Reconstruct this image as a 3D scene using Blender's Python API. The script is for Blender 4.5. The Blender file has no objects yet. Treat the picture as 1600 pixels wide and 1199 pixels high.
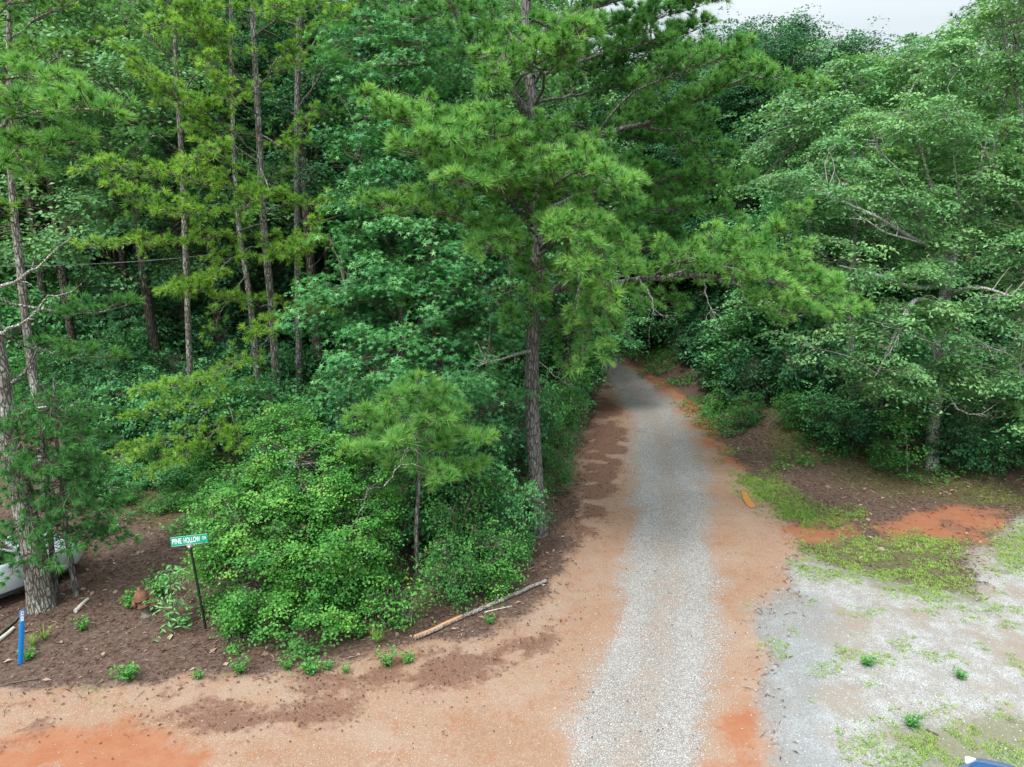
import bpy, math, random
import numpy as np
from math import radians, sin, cos, tan, pi
from mathutils import Vector
random.seed(7)
RNG = np.random.default_rng(11)
sc = bpy.context.scene
# ------------------------------------------------------------------ camera, sky, sun, exposure
CAM_H, PITCH, FPX = 8.5, radians(13.0), 1100.0
cam_d = bpy.data.cameras.new('camera'); cam = bpy.data.objects.new('camera', cam_d)
sc.collection.objects.link(cam); sc.camera = cam
cam.location = (0, 0, CAM_H); cam.rotation_euler = (pi/2 - PITCH, 0, 0)
cam_d.sensor_fit = 'HORIZONTAL'; cam_d.sensor_width = 36.0; cam_d.lens = 36.0*FPX/1600.0
cam_d.clip_start = 0.1; cam_d.clip_end = 3000

SUN_EL, SUN_AZ = radians(58), radians(215)       # azimuth measured clockwise from +Y (behind the camera, from the left)
world = bpy.data.worlds.new('World'); sc.world = world; world.use_nodes = True
wt = world.node_tree; wt.nodes.clear()
w_out = wt.nodes.new('ShaderNodeOutputWorld'); w_bg = wt.nodes.new('ShaderNodeBackground')
w_sky = wt.nodes.new('ShaderNodeTexSky'); w_sky.sky_type = 'NISHITA'; w_sky.sun_disc = False
w_sky.sun_elevation = SUN_EL; w_sky.sun_rotation = SUN_AZ; w_sky.air_density = 1.0; w_sky.dust_density = 3.0
w_hsv = wt.nodes.new('ShaderNodeHueSaturation'); w_hsv.inputs['Saturation'].default_value = 0.12
w_mix = wt.nodes.new('ShaderNodeMix'); w_mix.data_type = 'RGBA'; w_mix.inputs[0].default_value = 0.72
w_ns = wt.nodes.new('ShaderNodeTexNoise'); w_ns.inputs['Scale'].default_value = 2.2; w_ns.inputs['Detail'].default_value = 5
w_cr = wt.nodes.new('ShaderNodeValToRGB')
w_cr.color_ramp.elements[0].position = .3; w_cr.color_ramp.elements[0].color = (5.7, 6.7, 7.4, 1)
w_cr.color_ramp.elements[1].position = .7; w_cr.color_ramp.elements[1].color = (7.3, 8.1, 8.6, 1)
wt.links.new(w_sky.outputs[0], w_hsv.inputs['Color']); wt.links.new(w_hsv.outputs[0], w_mix.inputs[6])
wt.links.new(w_ns.outputs[0], w_cr.inputs[0]); wt.links.new(w_cr.outputs[0], w_mix.inputs[7])
wt.links.new(w_mix.outputs[2], w_bg.inputs[0]); wt.links.new(w_bg.outputs[0], w_out.inputs[0])
w_tc = wt.nodes.new('ShaderNodeTexCoord'); w_sp = wt.nodes.new('ShaderNodeSeparateXYZ'); w_mr = wt.nodes.new('ShaderNodeMapRange')
wt.links.new(w_tc.outputs['Generated'], w_sp.inputs[0]); wt.links.new(w_sp.outputs[2], w_mr.inputs[0])   # overcast sky: brighter overhead than at the horizon
for _k, _v in enumerate((.22, 1.0, .52, 1.95)): w_mr.inputs[_k+1].default_value = _v
w_mu = wt.nodes.new('ShaderNodeMath'); w_mu.operation = 'MULTIPLY'; w_mu.inputs[1].default_value = 0.105
wt.links.new(w_mr.outputs[0], w_mu.inputs[0]); wt.links.new(w_mu.outputs[0], w_bg.inputs[1])
sun_d = bpy.data.lights.new('sun', 'SUN'); sun_d.energy = 1.5; sun_d.angle = radians(13); sun_d.color = (1, .975, .94)
sun = bpy.data.objects.new('sun', sun_d); sc.collection.objects.link(sun)
_sd = Vector((sin(SUN_AZ)*cos(SUN_EL), cos(SUN_AZ)*cos(SUN_EL), sin(SUN_EL)))
sun.rotation_euler = _sd.to_track_quat('Z', 'Y').to_euler(); sun.location = (0, 0, 60)
sc.view_settings.view_transform = 'Standard'; sc.view_settings.look = 'None'
sc.view_settings.exposure = 1.27; sc.view_settings.gamma = 1.0; sc.view_settings.use_curve_mapping = False
sc.render.engine = 'CYCLES'
sc.cycles.max_bounces = 5; sc.cycles.diffuse_bounces = 4; sc.cycles.transmission_bounces = 4
sc.cycles.glossy_bounces = 2; sc.cycles.transparent_max_bounces = 4; sc.cycles.caustics_reflective = False
sc.cycles.caustics_refractive = False

# ------------------------------------------------------------------ pixel (of the 1600 px photograph) -> place
def P(px, py, D):
    dx, dy = (px-800)/FPX, (599.5-py)/FPX
    d = np.array([dx, cos(PITCH)+dy*sin(PITCH), -sin(PITCH)+dy*cos(PITCH)])
    return np.array([0, 0, CAM_H]) + d*(D/d[1])
def ppm(p): return FPX/(p[1]*cos(PITCH)+(CAM_H-p[2])*sin(PITCH))
def G0(px, py, z=0.0):
    dx, dy = (px-800)/FPX, (599.5-py)/FPX
    d = np.array([dx, cos(PITCH)+dy*sin(PITCH), -sin(PITCH)+dy*cos(PITCH)])
    return np.array([0, 0, CAM_H]) + d*((z-CAM_H)/d[2])

def _hash(i, j, s):
    h = (i*374761393 + j*668265263 + s*1274126177) & 0xffffffff
    h = ((h ^ (h >> 13))*1274126177) & 0xffffffff
    return ((h ^ (h >> 16)) & 0xffff)/65535.0
def vnoise(x, y, s=0):
    x = np.asarray(x, float); y = np.asarray(y, float)
    i = np.floor(x).astype(np.int64); j = np.floor(y).astype(np.int64); u = x-i; v = y-j
    u = u*u*(3-2*u); v = v*v*(3-2*v)
    a, b, c, d = _hash(i, j, s), _hash(i+1, j, s), _hash(i, j+1, s), _hash(i+1, j+1, s)
    return (a*(1-u)+b*u)*(1-v)+(c*(1-u)+d*u)*v
def fbm(x, y, s=0, o=4):
    t = 0; a = .5
    for k in range(o):
        t = t+a*vnoise(x*2**k, y*2**k, s+k*7); a *= .5
    return t/(1-.5**o)
def sdist(poly, x, y):
    x = np.asarray(x, float); y = np.asarray(y, float)
    best = np.full(x.shape, 1e9); inside = np.zeros(x.shape, bool); n = len(poly)
    for k in range(n):
        ax, ay = poly[k][:2]; bx, by = poly[(k+1) % n][:2]
        ex, ey = bx-ax, by-ay; L = ex*ex+ey*ey+1e-12
        t = np.clip(((x-ax)*ex+(y-ay)*ey)/L, 0, 1)
        best = np.minimum(best, (x-ax-t*ex)**2+(y-ay-t*ey)**2)
        c = ((ay > y) != (by > y)) & (x < ex*(y-ay)/(by-ay+1e-12)+ax)
        inside ^= c
    d = np.sqrt(best)
    return np.where(inside, -d, d)
def sm(a, b, x):
    t = np.clip((x-a)/(b-a), 0, 1); return t*t*(3-2*t)
def gp(pts): return [tuple(G0(a, b)[:2]) for a, b in pts]
ROAD = gp([(-500, 1095), (-200, 1088), (0, 1078), (200, 1066), (380, 1052), (520, 1030), (640, 1010), (740, 987), (820, 955), (862, 915), (880, 870),
           (893, 820), (905, 760), (912, 700), (925, 630), (935, 590), (938, 575)]) + [(3.9, 44), (1.5, 48), (-4, 51), (-14, 52), (-15, 57), (-4, 56), (2.5, 53), (6, 48)] + \
       gp([(985, 565), (1000, 578), (1040, 600), (1095, 640), (1135, 700), (1165, 755), (1205, 795), (1250, 830), (1262, 870), (1235, 900), (1215, 940),
           (1205, 1000), (1200, 1080), (1215, 1199), (1290, 1400)]) + [(4.5, -12), (-40, -12), (-40, 9.5)]
LOT = gp([(1210, 1199), (1200, 1080), (1205, 1000), (1215, 940), (1235, 900), (1262, 870), (1300, 882), (1400, 905), (1500, 930), (1540, 900), (1500, 868), (1560, 850), (1585, 815),
          (1640, 790), (1800, 770), (2100, 900), (2300, 1400), (1290, 1400)])
BANKR = None
def height(x, y):
    x = np.asarray(x, float); y = np.asarray(y, float)
    d = sdist(ROAD, x, y); dl = sdist(LOT, x, y)
    out = np.minimum(d, dl)
    h = .05*(fbm(x*.35, y*.35, 3)-.5)
    left = sm(1.5, -1.5, x-sm(12, 45, y)*5)*1.0
    right = 1-left
    # left: low shoulder, then ground that climbs slowly under the trees
    h = h + left*(.22*sm(0.1, 1.3, d)*sm(12, 17, y) + .10*np.clip(y-20, 0, 18)*sm(.5, 6, d))
    # right: a cut bank along the road, then a rise under the trees
    h = h + right*(.9*sm(.2, 3.5, d)*sm(22, 28, y) + .06*np.clip(y-24, 0, 20)*sm(2, 8, d))
    h = h + right*sm(21.5, 24, y)*.35*sm(0, 3, out)
    # wheel-worn road: small relief
    h = h + .012*(fbm(x*3, y*3, 9, 3)-.5)*sm(.2, -.6, d) + .05*(fbm(x*1.6, y*1.6, 21, 3)-.5)*sm(0, .8, out)
    return h
def hz(x, y): return float(height(np.array([x]), np.array([y]))[0])
def G(px, py):
    z = 0.0
    for _ in range(12):
        p = G0(px, py, z); z = .5*z+.5*hz(p[0], p[1])
    p = G0(px, py, z); p[2] = hz(p[0], p[1]); return p

# ------------------------------------------------------------------ nodes / materials
class NT:
    def __init__(s, name):
        s.m = bpy.data.materials.new(name); s.m.use_nodes = True; s.t = s.m.node_tree; s.t.nodes.clear()
        s.out = s.n('ShaderNodeOutputMaterial')
    def n(s, typ, **kw):
        x = s.t.nodes.new(typ)
        for k, v in kw.items():
            if k.startswith('i_'):
                k2 = k[2:]; k2 = int(k2) if k2.isdigit() else k2.replace('_', ' ')
                x.inputs[k2].default_value = v
            else: setattr(x, k, v)
        return x
    def l(s, a, b): s.t.links.new(a, b)
    def noise(s, vec, scale, detail=4, rough=.55, dist=0):
        x = s.n('ShaderNodeTexNoise', i_Scale=scale, i_Detail=detail, i_Roughness=rough, i_Distortion=dist)
        if vec is not None: s.l(vec, x.inputs['Vector'])
        return x.outputs[0]
    def ramp(s, fac, stops, interp='LINEAR'):
        x = s.n('ShaderNodeValToRGB'); e = x.color_ramp.elements; x.color_ramp.interpolation = interp
        while len(e) < len(stops): e.new(.5)
        for k, (p, c) in enumerate(stops):
            e[k].position = p; e[k].color = (*c, 1) if len(c) == 3 else c
        s.l(fac, x.inputs[0]); return x.outputs[0]
    def mix(s, fac, a, b, blend='MIX'):
        x = s.n('ShaderNodeMix'); x.data_type = 'RGBA'; x.blend_type = blend
        for v, i in ((fac, 0), (a, 6), (b, 7)):
            if isinstance(v, (int, float)): x.inputs[i].default_value = v
            elif isinstance(v, tuple): x.inputs[i].default_value = (*v, 1)
            else: s.l(v, x.inputs[i])
        return x.outputs[2]
    def math(s, op, a, b=None, clamp=False):
        x = s.n('ShaderNodeMath'); x.operation = op; x.use_clamp = clamp
        for v, i in ((a, 0), (b, 1)):
            if v is None: continue
            if isinstance(v, (int, float)): x.inputs[i].default_value = v
            else: s.l(v, x.inputs[i])
        return x.outputs[0]
    def maprange(s, v, a, b, c=0, d=1):
        x = s.n('ShaderNodeMapRange'); x.interpolation_type = 'SMOOTHSTEP'
        s.l(v, x.inputs[0])
        for k, q in enumerate((a, b, c, d)): x.inputs[k+1].default_value = q
        return x.outputs[0]
    def attr(s, name): 
        x = s.n('ShaderNodeAttribute'); x.attribute_name = name; return x.outputs['Fac']
    def bump(s, h, strength=.5, dist=.02):
        x = s.n('ShaderNodeBump', i_Strength=strength, i_Distance=dist); s.l(h, x.inputs['Height']); return x.outputs[0]
    def principled(s, col, rough=.7, spec=.3, normal=None, metal=0):
        x = s.n('ShaderNodeBsdfPrincipled')
        if isinstance(col, tuple): x.inputs['Base Color'].default_value = (*col, 1)
        else: s.l(col, x.inputs['Base Color'])
        if isinstance(rough, (int, float)): x.inputs['Roughness'].default_value = rough
        else: s.l(rough, x.inputs['Roughness'])
        x.inputs['Specular IOR Level'].default_value = spec; x.inputs['Metallic'].default_value = metal
        if normal is not None: s.l(normal, x.inputs['Normal'])
        return x
    def done(s, shader): s.l(shader, s.out.inputs[0]); return s.m

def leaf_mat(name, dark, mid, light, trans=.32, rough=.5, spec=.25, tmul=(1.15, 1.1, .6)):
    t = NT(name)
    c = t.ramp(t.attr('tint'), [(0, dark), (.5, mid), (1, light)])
    p = t.principled(c, rough, spec)
    tr = t.n('ShaderNodeBsdfTranslucent'); t.l(t.mix(1.0, c, tmul, 'MULTIPLY'), tr.inputs[0])
    ms = t.n('ShaderNodeMixShader'); ms.inputs[0].default_value = trans
    t.l(p.outputs[0], ms.inputs[1]); t.l(tr.outputs[0], ms.inputs[2])
    return t.done(ms.outputs[0])
def bark_mat(name, c1, c2, lichen, amount, scale=1.0, zs=.22):
    t = NT(name)
    tc = t.n('ShaderNodeTexCoord'); mp = t.n('ShaderNodeMapping'); mp.inputs['Scale'].default_value = (1, 1, zs)
    t.l(tc.outputs['Object'], mp.inputs[0])
    vo = t.n('ShaderNodeTexVoronoi', i_Scale=17*scale); vo.feature = 'DISTANCE_TO_EDGE'
    wrp = t.n('ShaderNodeMix'); wrp.data_type = 'VECTOR'; wrp.inputs[0].default_value = .06
    ns = t.n('ShaderNodeTexNoise', i_Scale=6.0, i_Detail=3.0); t.l(mp.outputs[0], ns.inputs[0])
    t.l(mp.outputs[0], wrp.inputs[4]); t.l(ns.outputs[1], wrp.inputs[5]); t.l(wrp.outputs[1], vo.inputs['Vector'])
    n1 = t.noise(tc.outputs['Object'], 14*scale, 5, .65)
    base = t.ramp(n1, [(.3, c1), (.7, c2)])
    cr = t.maprange(vo.outputs['Distance'], 0.0, .16)
    base = t.mix(cr, tuple(a*.6 for a in c1), base)
    n2 = t.noise(tc.outputs['Object'], 2.4*scale, 5, .7)
    n3 = t.noise(tc.outputs['Object'], 22*scale, 3, .6)
    li = t.math('MULTIPLY', t.maprange(n2, 1-amount-.08, 1-amount+.08), t.maprange(n3, .4, .58))
    li = t.math('MULTIPLY', li, cr)
    col = t.mix(li, base, lichen)
    h = t.math('ADD', t.math('MULTIPLY', cr, .8), t.math('MULTIPLY', n1, .5))
    return t.done(t.principled(col, .88, .15, t.bump(h, .9, .035)).outputs[0])
def flat_mat(name, col, rough=.5, spec=.5, metal=0, var=.0, nscale=8):
    t = NT(name)
    if var:
        tc = t.n('ShaderNodeTexCoord'); n = t.noise(tc.outputs['Object'], nscale, 5, .65)
        c = t.ramp(n, [(.3, tuple(v*(1-var) for v in col)), (.7, tuple(min(1, v*(1+var)) for v in col))])
        return t.done(t.principled(c, rough, spec, t.bump(n, .25, .01), metal).outputs[0])
    return t.done(t.principled(col, rough, spec, None, metal).outputs[0])

M = {}
M['needle'] = leaf_mat('pine_needles', (.022, .10, .032), (.105, .31, .072), (.32, .58, .145), .34, .45)
M['needle_lime'] = leaf_mat('lime_pine_needles', (.035, .145, .035), (.17, .38, .06), (.43, .66, .11), .35, .45)
M['needle_dark'] = leaf_mat('deep_pine_needles', (.013, .055, .028), (.034, .13, .055), (.08, .24, .09), .25, .5)
M['needle_soft'] = leaf_mat('soft_pine_needles', (.025, .11, .035), (.085, .28, .075), (.19, .44, .12), .35, .5)
M['gum'] = leaf_mat('sweetgum_leaves', (.020, .105, .044), (.085, .32, .10), (.25, .56, .19), .3, .42, .35)
M['maple'] = leaf_mat('bright_leaves', (.022, .11, .022), (.078, .29, .05), (.25, .52, .09), .34, .45, .3)
M['oak'] = leaf_mat('oak_leaves', (.026, .095, .042), (.115, .29, .105), (.29, .51, .20), .3, .5, .25)
M['deep'] = leaf_mat('forest_leaves', (.012, .052, .026), (.035, .14, .056), (.095, .28, .10), .28, .5)
M['hedge'] = leaf_mat('undergrowth_leaves', (.016, .085, .025), (.055, .225, .048), (.18, .43, .085), .3, .5)
M['grassm'] = leaf_mat('grass_blades', (.09, .17, .03), (.15, .30, .04), (.30, .42, .09), .3, .5)
M['dry'] = leaf_mat('dry_litter', (.05, .025, .018), (.15, .078, .052), (.36, .27, .20), .05, .8, .1, (1, 1, 1))
M['stone'] = leaf_mat('gravel_stones', (.20, .19, .18), (.36, .355, .35), (.54, .535, .53), .0, .85, .2, (1, 1, 1))
M['twig'] = flat_mat('twig_wood', (.11, .095, .075), .9, .1, 0, .4, 12)
M['twig_pale'] = flat_mat('pale_twig_wood', (.24, .23, .195), .9, .1, 0, .35, 12)
M['bark'] = bark_mat('pine_bark', (.125, .115, .105), (.28, .27, .255), (.40, .41, .36), .34)
M['bark_lichen'] = bark_mat('lichen_pine_bark', (.15, .13, .11), (.32, .30, .26), (.50, .53, .47), .46)
M['bark_far'] = bark_mat('forest_bark', (.07, .055, .045), (.17, .14, .12), (.35, .37, .33), .42, .8)
M['bark_oak'] = bark_mat('pale_oak_bark', (.24, .23, .20), (.44, .43, .39), (.56, .60, .52), .62, 1.2, .6)

# ------------------------------------------------------------------ mesh accumulation
class Acc:
    def __init__(s): s.v = []; s.fi = []; s.fn = []; s.mi = []; s.tt = []; s.n = 0; s.smooth = []
    def add(s, V, F, tint=.5, mat=0, smooth=False):
        V = np.asarray(V, np.float32).reshape(-1, 3); F = np.asarray(F, np.int64)
        s.v.append(V); s.fi.append((F+s.n).ravel()); s.fn.append(np.full(len(F), F.shape[1], np.int32))
        s.mi.append(np.full(len(F), mat, np.int32)); s.smooth.append(np.full(len(F), smooth, bool))
        s.tt.append(np.broadcast_to(np.asarray(tint, np.float32), (len(V),)).copy()); s.n += len(V)
    def mesh(s, name, mats, origin=(0, 0, 0)):
        me = bpy.data.meshes.new(name)
        V = np.concatenate(s.v)-np.asarray(origin, np.float32); fi = np.concatenate(s.fi).astype(np.int32); fn = np.concatenate(s.fn)
        me.vertices.add(len(V)); me.vertices.foreach_set('co', V.ravel())
        me.loops.add(len(fi)); me.loops.foreach_set('vertex_index', fi)
        me.polygons.add(len(fn)); me.polygons.foreach_set('loop_start', np.concatenate(([0], np.cumsum(fn)[:-1])).astype(np.int32))
        for m in mats: me.materials.append(m)
        me.polygons.foreach_set('material_index', np.concatenate(s.mi))
        me.polygons.foreach_set('use_smooth', np.concatenate(s.smooth))
        a = me.attributes.new('tint', 'FLOAT', 'POINT'); a.data.foreach_set('value', np.concatenate(s.tt))
        me.update(calc_edges=True); return me
    def build(s, name, mats, parent=None, origin=(0, 0, 0)):
        o = bpy.data.objects.new(name, s.mesh(name, mats, origin)); sc.collection.objects.link(o)
        if parent is not None: o.parent = parent
        return o
def unit(a, ax=-1): a = np.asarray(a, float); return a/(np.linalg.norm(a, axis=ax, keepdims=True)+1e-9)
def catmull(ctrl, n):
    c = np.asarray(ctrl, float)
    if len(c) == 2: return c[0]+(c[1]-c[0])*np.linspace(0, 1, n)[:, None]
    c = np.vstack([2*c[0]-c[1], c, 2*c[-1]-c[-2]]); segs = len(c)-3
    u = np.linspace(0, segs, n); i = np.minimum(u.astype(int), segs-1); t = (u-i)[:, None]
    p0, p1, p2, p3 = c[i], c[i+1], c[i+2], c[i+3]
    return .5*((2*p1)+(-p0+p2)*t+(2*p0-5*p1+4*p2-p3)*t**2+(-p0+3*p1-3*p2+p3)*t**3)
def tube(acc, pts, rad, sides=6, tint=.5, mat=0, rough=0, seed=0, cap=False):
    pts = np.asarray(pts, float); n = len(pts); rad = np.broadcast_to(np.asarray(rad, float), (n,))
    t = unit(np.gradient(pts, axis=0)); ref = np.array([0, 0, 1.0]) if abs(t[:, 2]).mean() < .8 else np.array([0, 1.0, 0])
    a = unit(np.cross(t, ref)); b = np.cross(t, a); th = np.arange(sides)*2*pi/sides
    r = rad[:, None]*np.ones((1, sides))
    if rough:
        ln = np.concatenate(([0], np.cumsum(np.linalg.norm(np.diff(pts, axis=0), axis=1))))
        r = r*(1+rough*(fbm(th[None, :]*3+0*ln[:, None], ln[:, None]*2.2+0*th[None, :], seed, 3)-.5)*2)
    V = pts[:, None, :]+(a[:, None, :]*np.cos(th)[None, :, None]+b[:, None, :]*np.sin(th)[None, :, None])*r[:, :, None]
    i = np.arange(n-1)[:, None]*sides; j = np.arange(sides)[None, :]; k = (j+1) % sides
    F = np.stack([i+j, i+k, i+sides+k, i+sides+j], -1).reshape(-1, 4)
    acc.add(V, F, tint, mat, True)
    if cap:
        for e, rev in ((0, 1), (n-1, 0)):
            ring = V[e]; ctr = ring.mean(0)[None]; VV = np.vstack([ring, ctr]); q = np.arange(sides)
            F = np.stack([q, (q+1) % sides, np.full(sides, sides)], -1)
            acc.add(VV, F[:, ::-1] if rev else F, tint, mat)
def segs(acc, A, B, ra, rb, tint=.5, mat=0):
    A = np.asarray(A, float).reshape(-1, 3); B = np.asarray(B, float).reshape(-1, 3); n = len(A)
    if n == 0: return
    t = unit(B-A); a = unit(np.cross(t, np.array([.31, .52, .79]))); b = np.cross(t, a)
    ra = np.broadcast_to(ra, (n,)); rb = np.broadcast_to(rb, (n,)); V = []
    for P0, r in ((A, ra), (B, rb)):
        for k in range(3):
            V.append(P0+(a*cos(k*2.094)+b*sin(k*2.094))*r[:, None])
    V = np.stack(V, 1); base = np.arange(n)[:, None]*6
    F = np.concatenate([base+np.array([[k, (k+1) % 3, 3+(k+1) % 3, 3+k]]) for k in range(3)])
    acc.add(V, F, tint, mat)
def rdir(rng, n): return unit(rng.normal(size=(n, 3)))
def tufts(acc, Pn, A, L, K, rng, tint, mat=0, width=.008, spread=.72):
    Pn = np.asarray(Pn, float).reshape(-1, 3); A = unit(np.asarray(A, float).reshape(-1, 3)); n = len(Pn)
    if n == 0: return
    L = np.broadcast_to(L, (n,)); tint = np.broadcast_to(tint, (n,))
    d = unit(A[:, None, :]*.75+rdir(rng, n*K).reshape(n, K, 3)*spread)
    ll = L[:, None]*rng.uniform(.7, 1.1, (n, K))
    off = rng.uniform(-.35, .1, (n, K, 1))*L[:, None, None]*.55*A[:, None, :]
    p0 = Pn[:, None, :]+off
    w = unit(np.cross(d, rdir(rng, n*K).reshape(n, K, 3)))*width
    tip = p0+d*ll[..., None]; tip[..., 2] -= .10*ll
    V = np.stack([p0-w, p0+w, tip], 2).reshape(-1, 3)
    F = np.arange(len(V)).reshape(-1, 3)
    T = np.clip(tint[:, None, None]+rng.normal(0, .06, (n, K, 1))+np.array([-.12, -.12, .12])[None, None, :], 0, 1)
    acc.add(V, F, T.ravel(), mat)
def leaves(acc, C, N, L, W, rng, tint, mat=0, shape='kite', fold=.25):
    C = np.asarray(C, float); n = len(C)
    if n == 0: return
    N = unit(N); a = unit(np.cross(N, rdir(rng, n))); b = np.cross(N, a)
    L = np.broadcast_to(L, (n,))[:, None]; W = np.broadcast_to(W, (n,))[:, None]; tint = np.broadcast_to(tint, (n,))
    if shape == 'kite':
        V = np.stack([C-a*L*.5, C+b*W*.5+a*L*.05+N*L*fold*.5, C+a*L*.5, C-b*W*.5+a*L*.05+N*L*fold*.5], 1)
        base = np.arange(n)[:, None]*4
        F = np.concatenate([base+np.array([[0, 2, 1]]), base+np.array([[0, 3, 2]])]); k = 4
    elif shape == 'tri':
        V = np.stack([C-a*L*.5, C+a*L*.35+b*W*.5, C+a*L*.35-b*W*.5], 1); F = np.arange(n*3).reshape(-1, 3); k = 3
    else:  # five-lobed star
        vs = []
        for q in range(5):
            th = -pi*.72+q*pi*.36; ln = (.5, .62, .7, .62, .5)[q]
            dr = a*cos(th)+b*sin(th); sd = -a*sin(th)+b*cos(th)
            vs += [C-dr*L*.08+sd*L*.13, C-dr*L*.08-sd*L*.13, C+dr*L*ln-N*L*.12]
        V = np.stack(vs, 1); F = np.arange(n*15).reshape(-1, 3); k = 15
    T = np.repeat(np.clip(tint+rng.normal(0, .07, n), 0, 1), k)
    acc.add(V.reshape(-1, 3), F, T, mat)

# ------------------------------------------------------------------ scene-object helpers
def empty(name, loc, label=None, cat=None, group=None, rz=0, kind=None):
    o = bpy.data.objects.new(name, None); sc.collection.objects.link(o); o.location = tuple(float(v) for v in loc); o.rotation_euler = (0, 0, rz)
    o.empty_display_size = .3
    tag(o, label, cat, group, kind); return o
def tag(o, label=None, cat=None, group=None, kind=None):
    if label: o['label'] = label
    if cat: o['category'] = cat
    if group: o['group'] = group
    if kind: o['kind'] = kind
    return o
def copy_tree(root, loc, rz, scale=1.0, label=None, group=None, sz=None):
    r = root.copy(); sc.collection.objects.link(r); r.location = tuple(float(v) for v in loc); r.rotation_euler = (0, 0, rz)
    r.scale = (scale, scale, sz or scale)
    if label: r['label'] = label
    if group: r['group'] = group
    for ch in root.children:
        c = ch.copy(); sc.collection.objects.link(c); c.parent = r
        for g in ch.children:
            d = g.copy(); sc.collection.objects.link(d); d.parent = c
    return r

# ------------------------------------------------------------------ ground, road and lot: one height field, three sheets
def pats():
    soft = {}
    soft['gravel'] = ([gp([(940, 560), (952, 590), (966, 620), (985, 655), (990, 700), (988, 760), (985, 820), (978, 880), (962, 950), (938, 1050), (918, 1120), (893, 1199), (865, 1400),
                           (1080, 1400), (1085, 1199), (1100, 1100), (1118, 1000), (1118, 920), (1112, 840), (1106, 780), (1092, 700), (1068, 652), (1035, 615), (1003, 590), (975, 572), (965, 560)])], .55)
    soft['litter'] = ([gp([(930, 575), (922, 640), (905, 740), (893, 800), (882, 850), (925, 830), (968, 750), (982, 700), (968, 645), (945, 600)]),
                       gp([(200, 1125), (330, 1100), (600, 1095), (560, 1130), (430, 1150), (240, 1158)]),
                       gp([(470, 1045), (640, 1020), (760, 1000), (868, 985), (880, 1010), (800, 1055), (640, 1075), (480, 1075)])], .5)
    soft['clay'] = ([gp([(985, 566), (1040, 596), (1100, 640), (1145, 705), (1150, 740), (1120, 722), (1098, 680), (1072, 640), (1030, 606), (985, 582)]),
                     gp([(1228, 822), (1325, 808), (1340, 832), (1300, 855), (1245, 850)]), gp([(1360, 815), (1470, 792), (1568, 795), (1570, 825), (1545, 862), (1490, 852), (1380, 848)]),
                     gp([(1125, 1115), (1190, 1098), (1212, 1150), (1225, 1270), (1110, 1270)]), gp([(-150, 1150), (60, 1138), (210, 1150), (330, 1185), (360, 1270), (-150, 1270)])], .45)
    soft['fines'] = ([gp([(1190, 950), (1235, 915), (1285, 930), (1300, 990), (1285, 1100), (1330, 1199), (1360, 1290), (1215, 1290), (1198, 1100)])], .5)
    soft['green'] = ([gp([(1150, 742), (1200, 748), (1260, 788), (1340, 800), (1310, 820), (1220, 808), (1170, 772)]), gp([(1268, 852), (1380, 832), (1470, 838), (1500, 852), (1480, 872), (1545, 952), (1460, 942), (1350, 912), (1272, 905)]),
                      gp([(1390, 1135), (1620, 1120), (1700, 1290), (1360, 1290)]), gp([(1545, 850), (1640, 810), (1650, 880), (1560, 895)])], .5)
    soft['moss'] = ([gp([(1330, 728), (1480, 742), (1640, 768), (1640, 800), (1400, 775), (1320, 760)]), gp([(100, 640), (380, 620), (420, 780), (250, 830), (120, 740)]), gp([(1200, 640), (1330, 690), (1330, 740), (1200, 735)])], .8)
    return soft
SOFT = pats()
def masks(x, y):
    r = {}
    wx = x+.9*(fbm(x*.9, y*.9, 31)-.5)+.55*(fbm(x*2.8, y*2.8, 33)-.5); wy = y+.9*(fbm(x*.9, y*.9, 57)-.5)+.55*(fbm(x*2.8, y*2.8, 59)-.5)
    for k, (ps, w) in SOFT.items():
        d = np.full(x.shape, 1e9)
        for p in ps: d = np.minimum(d, sdist(p, wx, wy))
        r[k] = np.clip(.5-d/(2*w), 0, 1)
    r['litter'] = r['litter']*(.25+.75*sm(.36, .52, fbm(x*1.3, y*1.9, 101)))
    sh = np.clip(.5+.35-np.abs(sdist(ROAD, wx, wy)+.9)/1.6, 0, 1)*sm(2.5, -1, x)*sm(17, 14, y)
    r['litter'] = np.maximum(r['litter'], sh*sm(.47, .60, fbm(x*1.1, y*2.0, 103))*.8)
    r['clay'] = r['clay']*(.55+.45*sm(.32, .5, fbm(x*1.6, y*1.6, 107)))
    d = sdist(ROAD, wx, wy); r['dirt'] = np.clip(.5-d/(2*.5), 0, 1)
    d = sdist(LOT, wx, wy); r['lot'] = np.clip(.5-d/(2*.55), 0, 1)
    c = gp([(985, 1199), (1010, 1100), (1030, 1000), (1045, 900), (1048, 800), (1042, 700), (1010, 630), (965, 575)])
    d = np.full(x.shape, 1e9)
    for k in range(len(c)-1):
        (ax, ay), (bx, by) = c[k], c[k+1]; ex, ey = bx-ax, by-ay; t = np.clip(((x-ax)*ex+(y-ay)*ey)/(ex*ex+ey*ey), -1 if k == 0 else 0, 1)
        d = np.minimum(d, np.hypot(x-ax-t*ex, y-ay-t*ey))
    r['track'] = np.exp(-((d-.62-.35*(fbm(x*.7, y*.7, 81)-.5))/.30)**2)*(.35+1.1*sm(.3, .7, fbm(x*1.3, y*.8, 83)))
    return r
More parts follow.
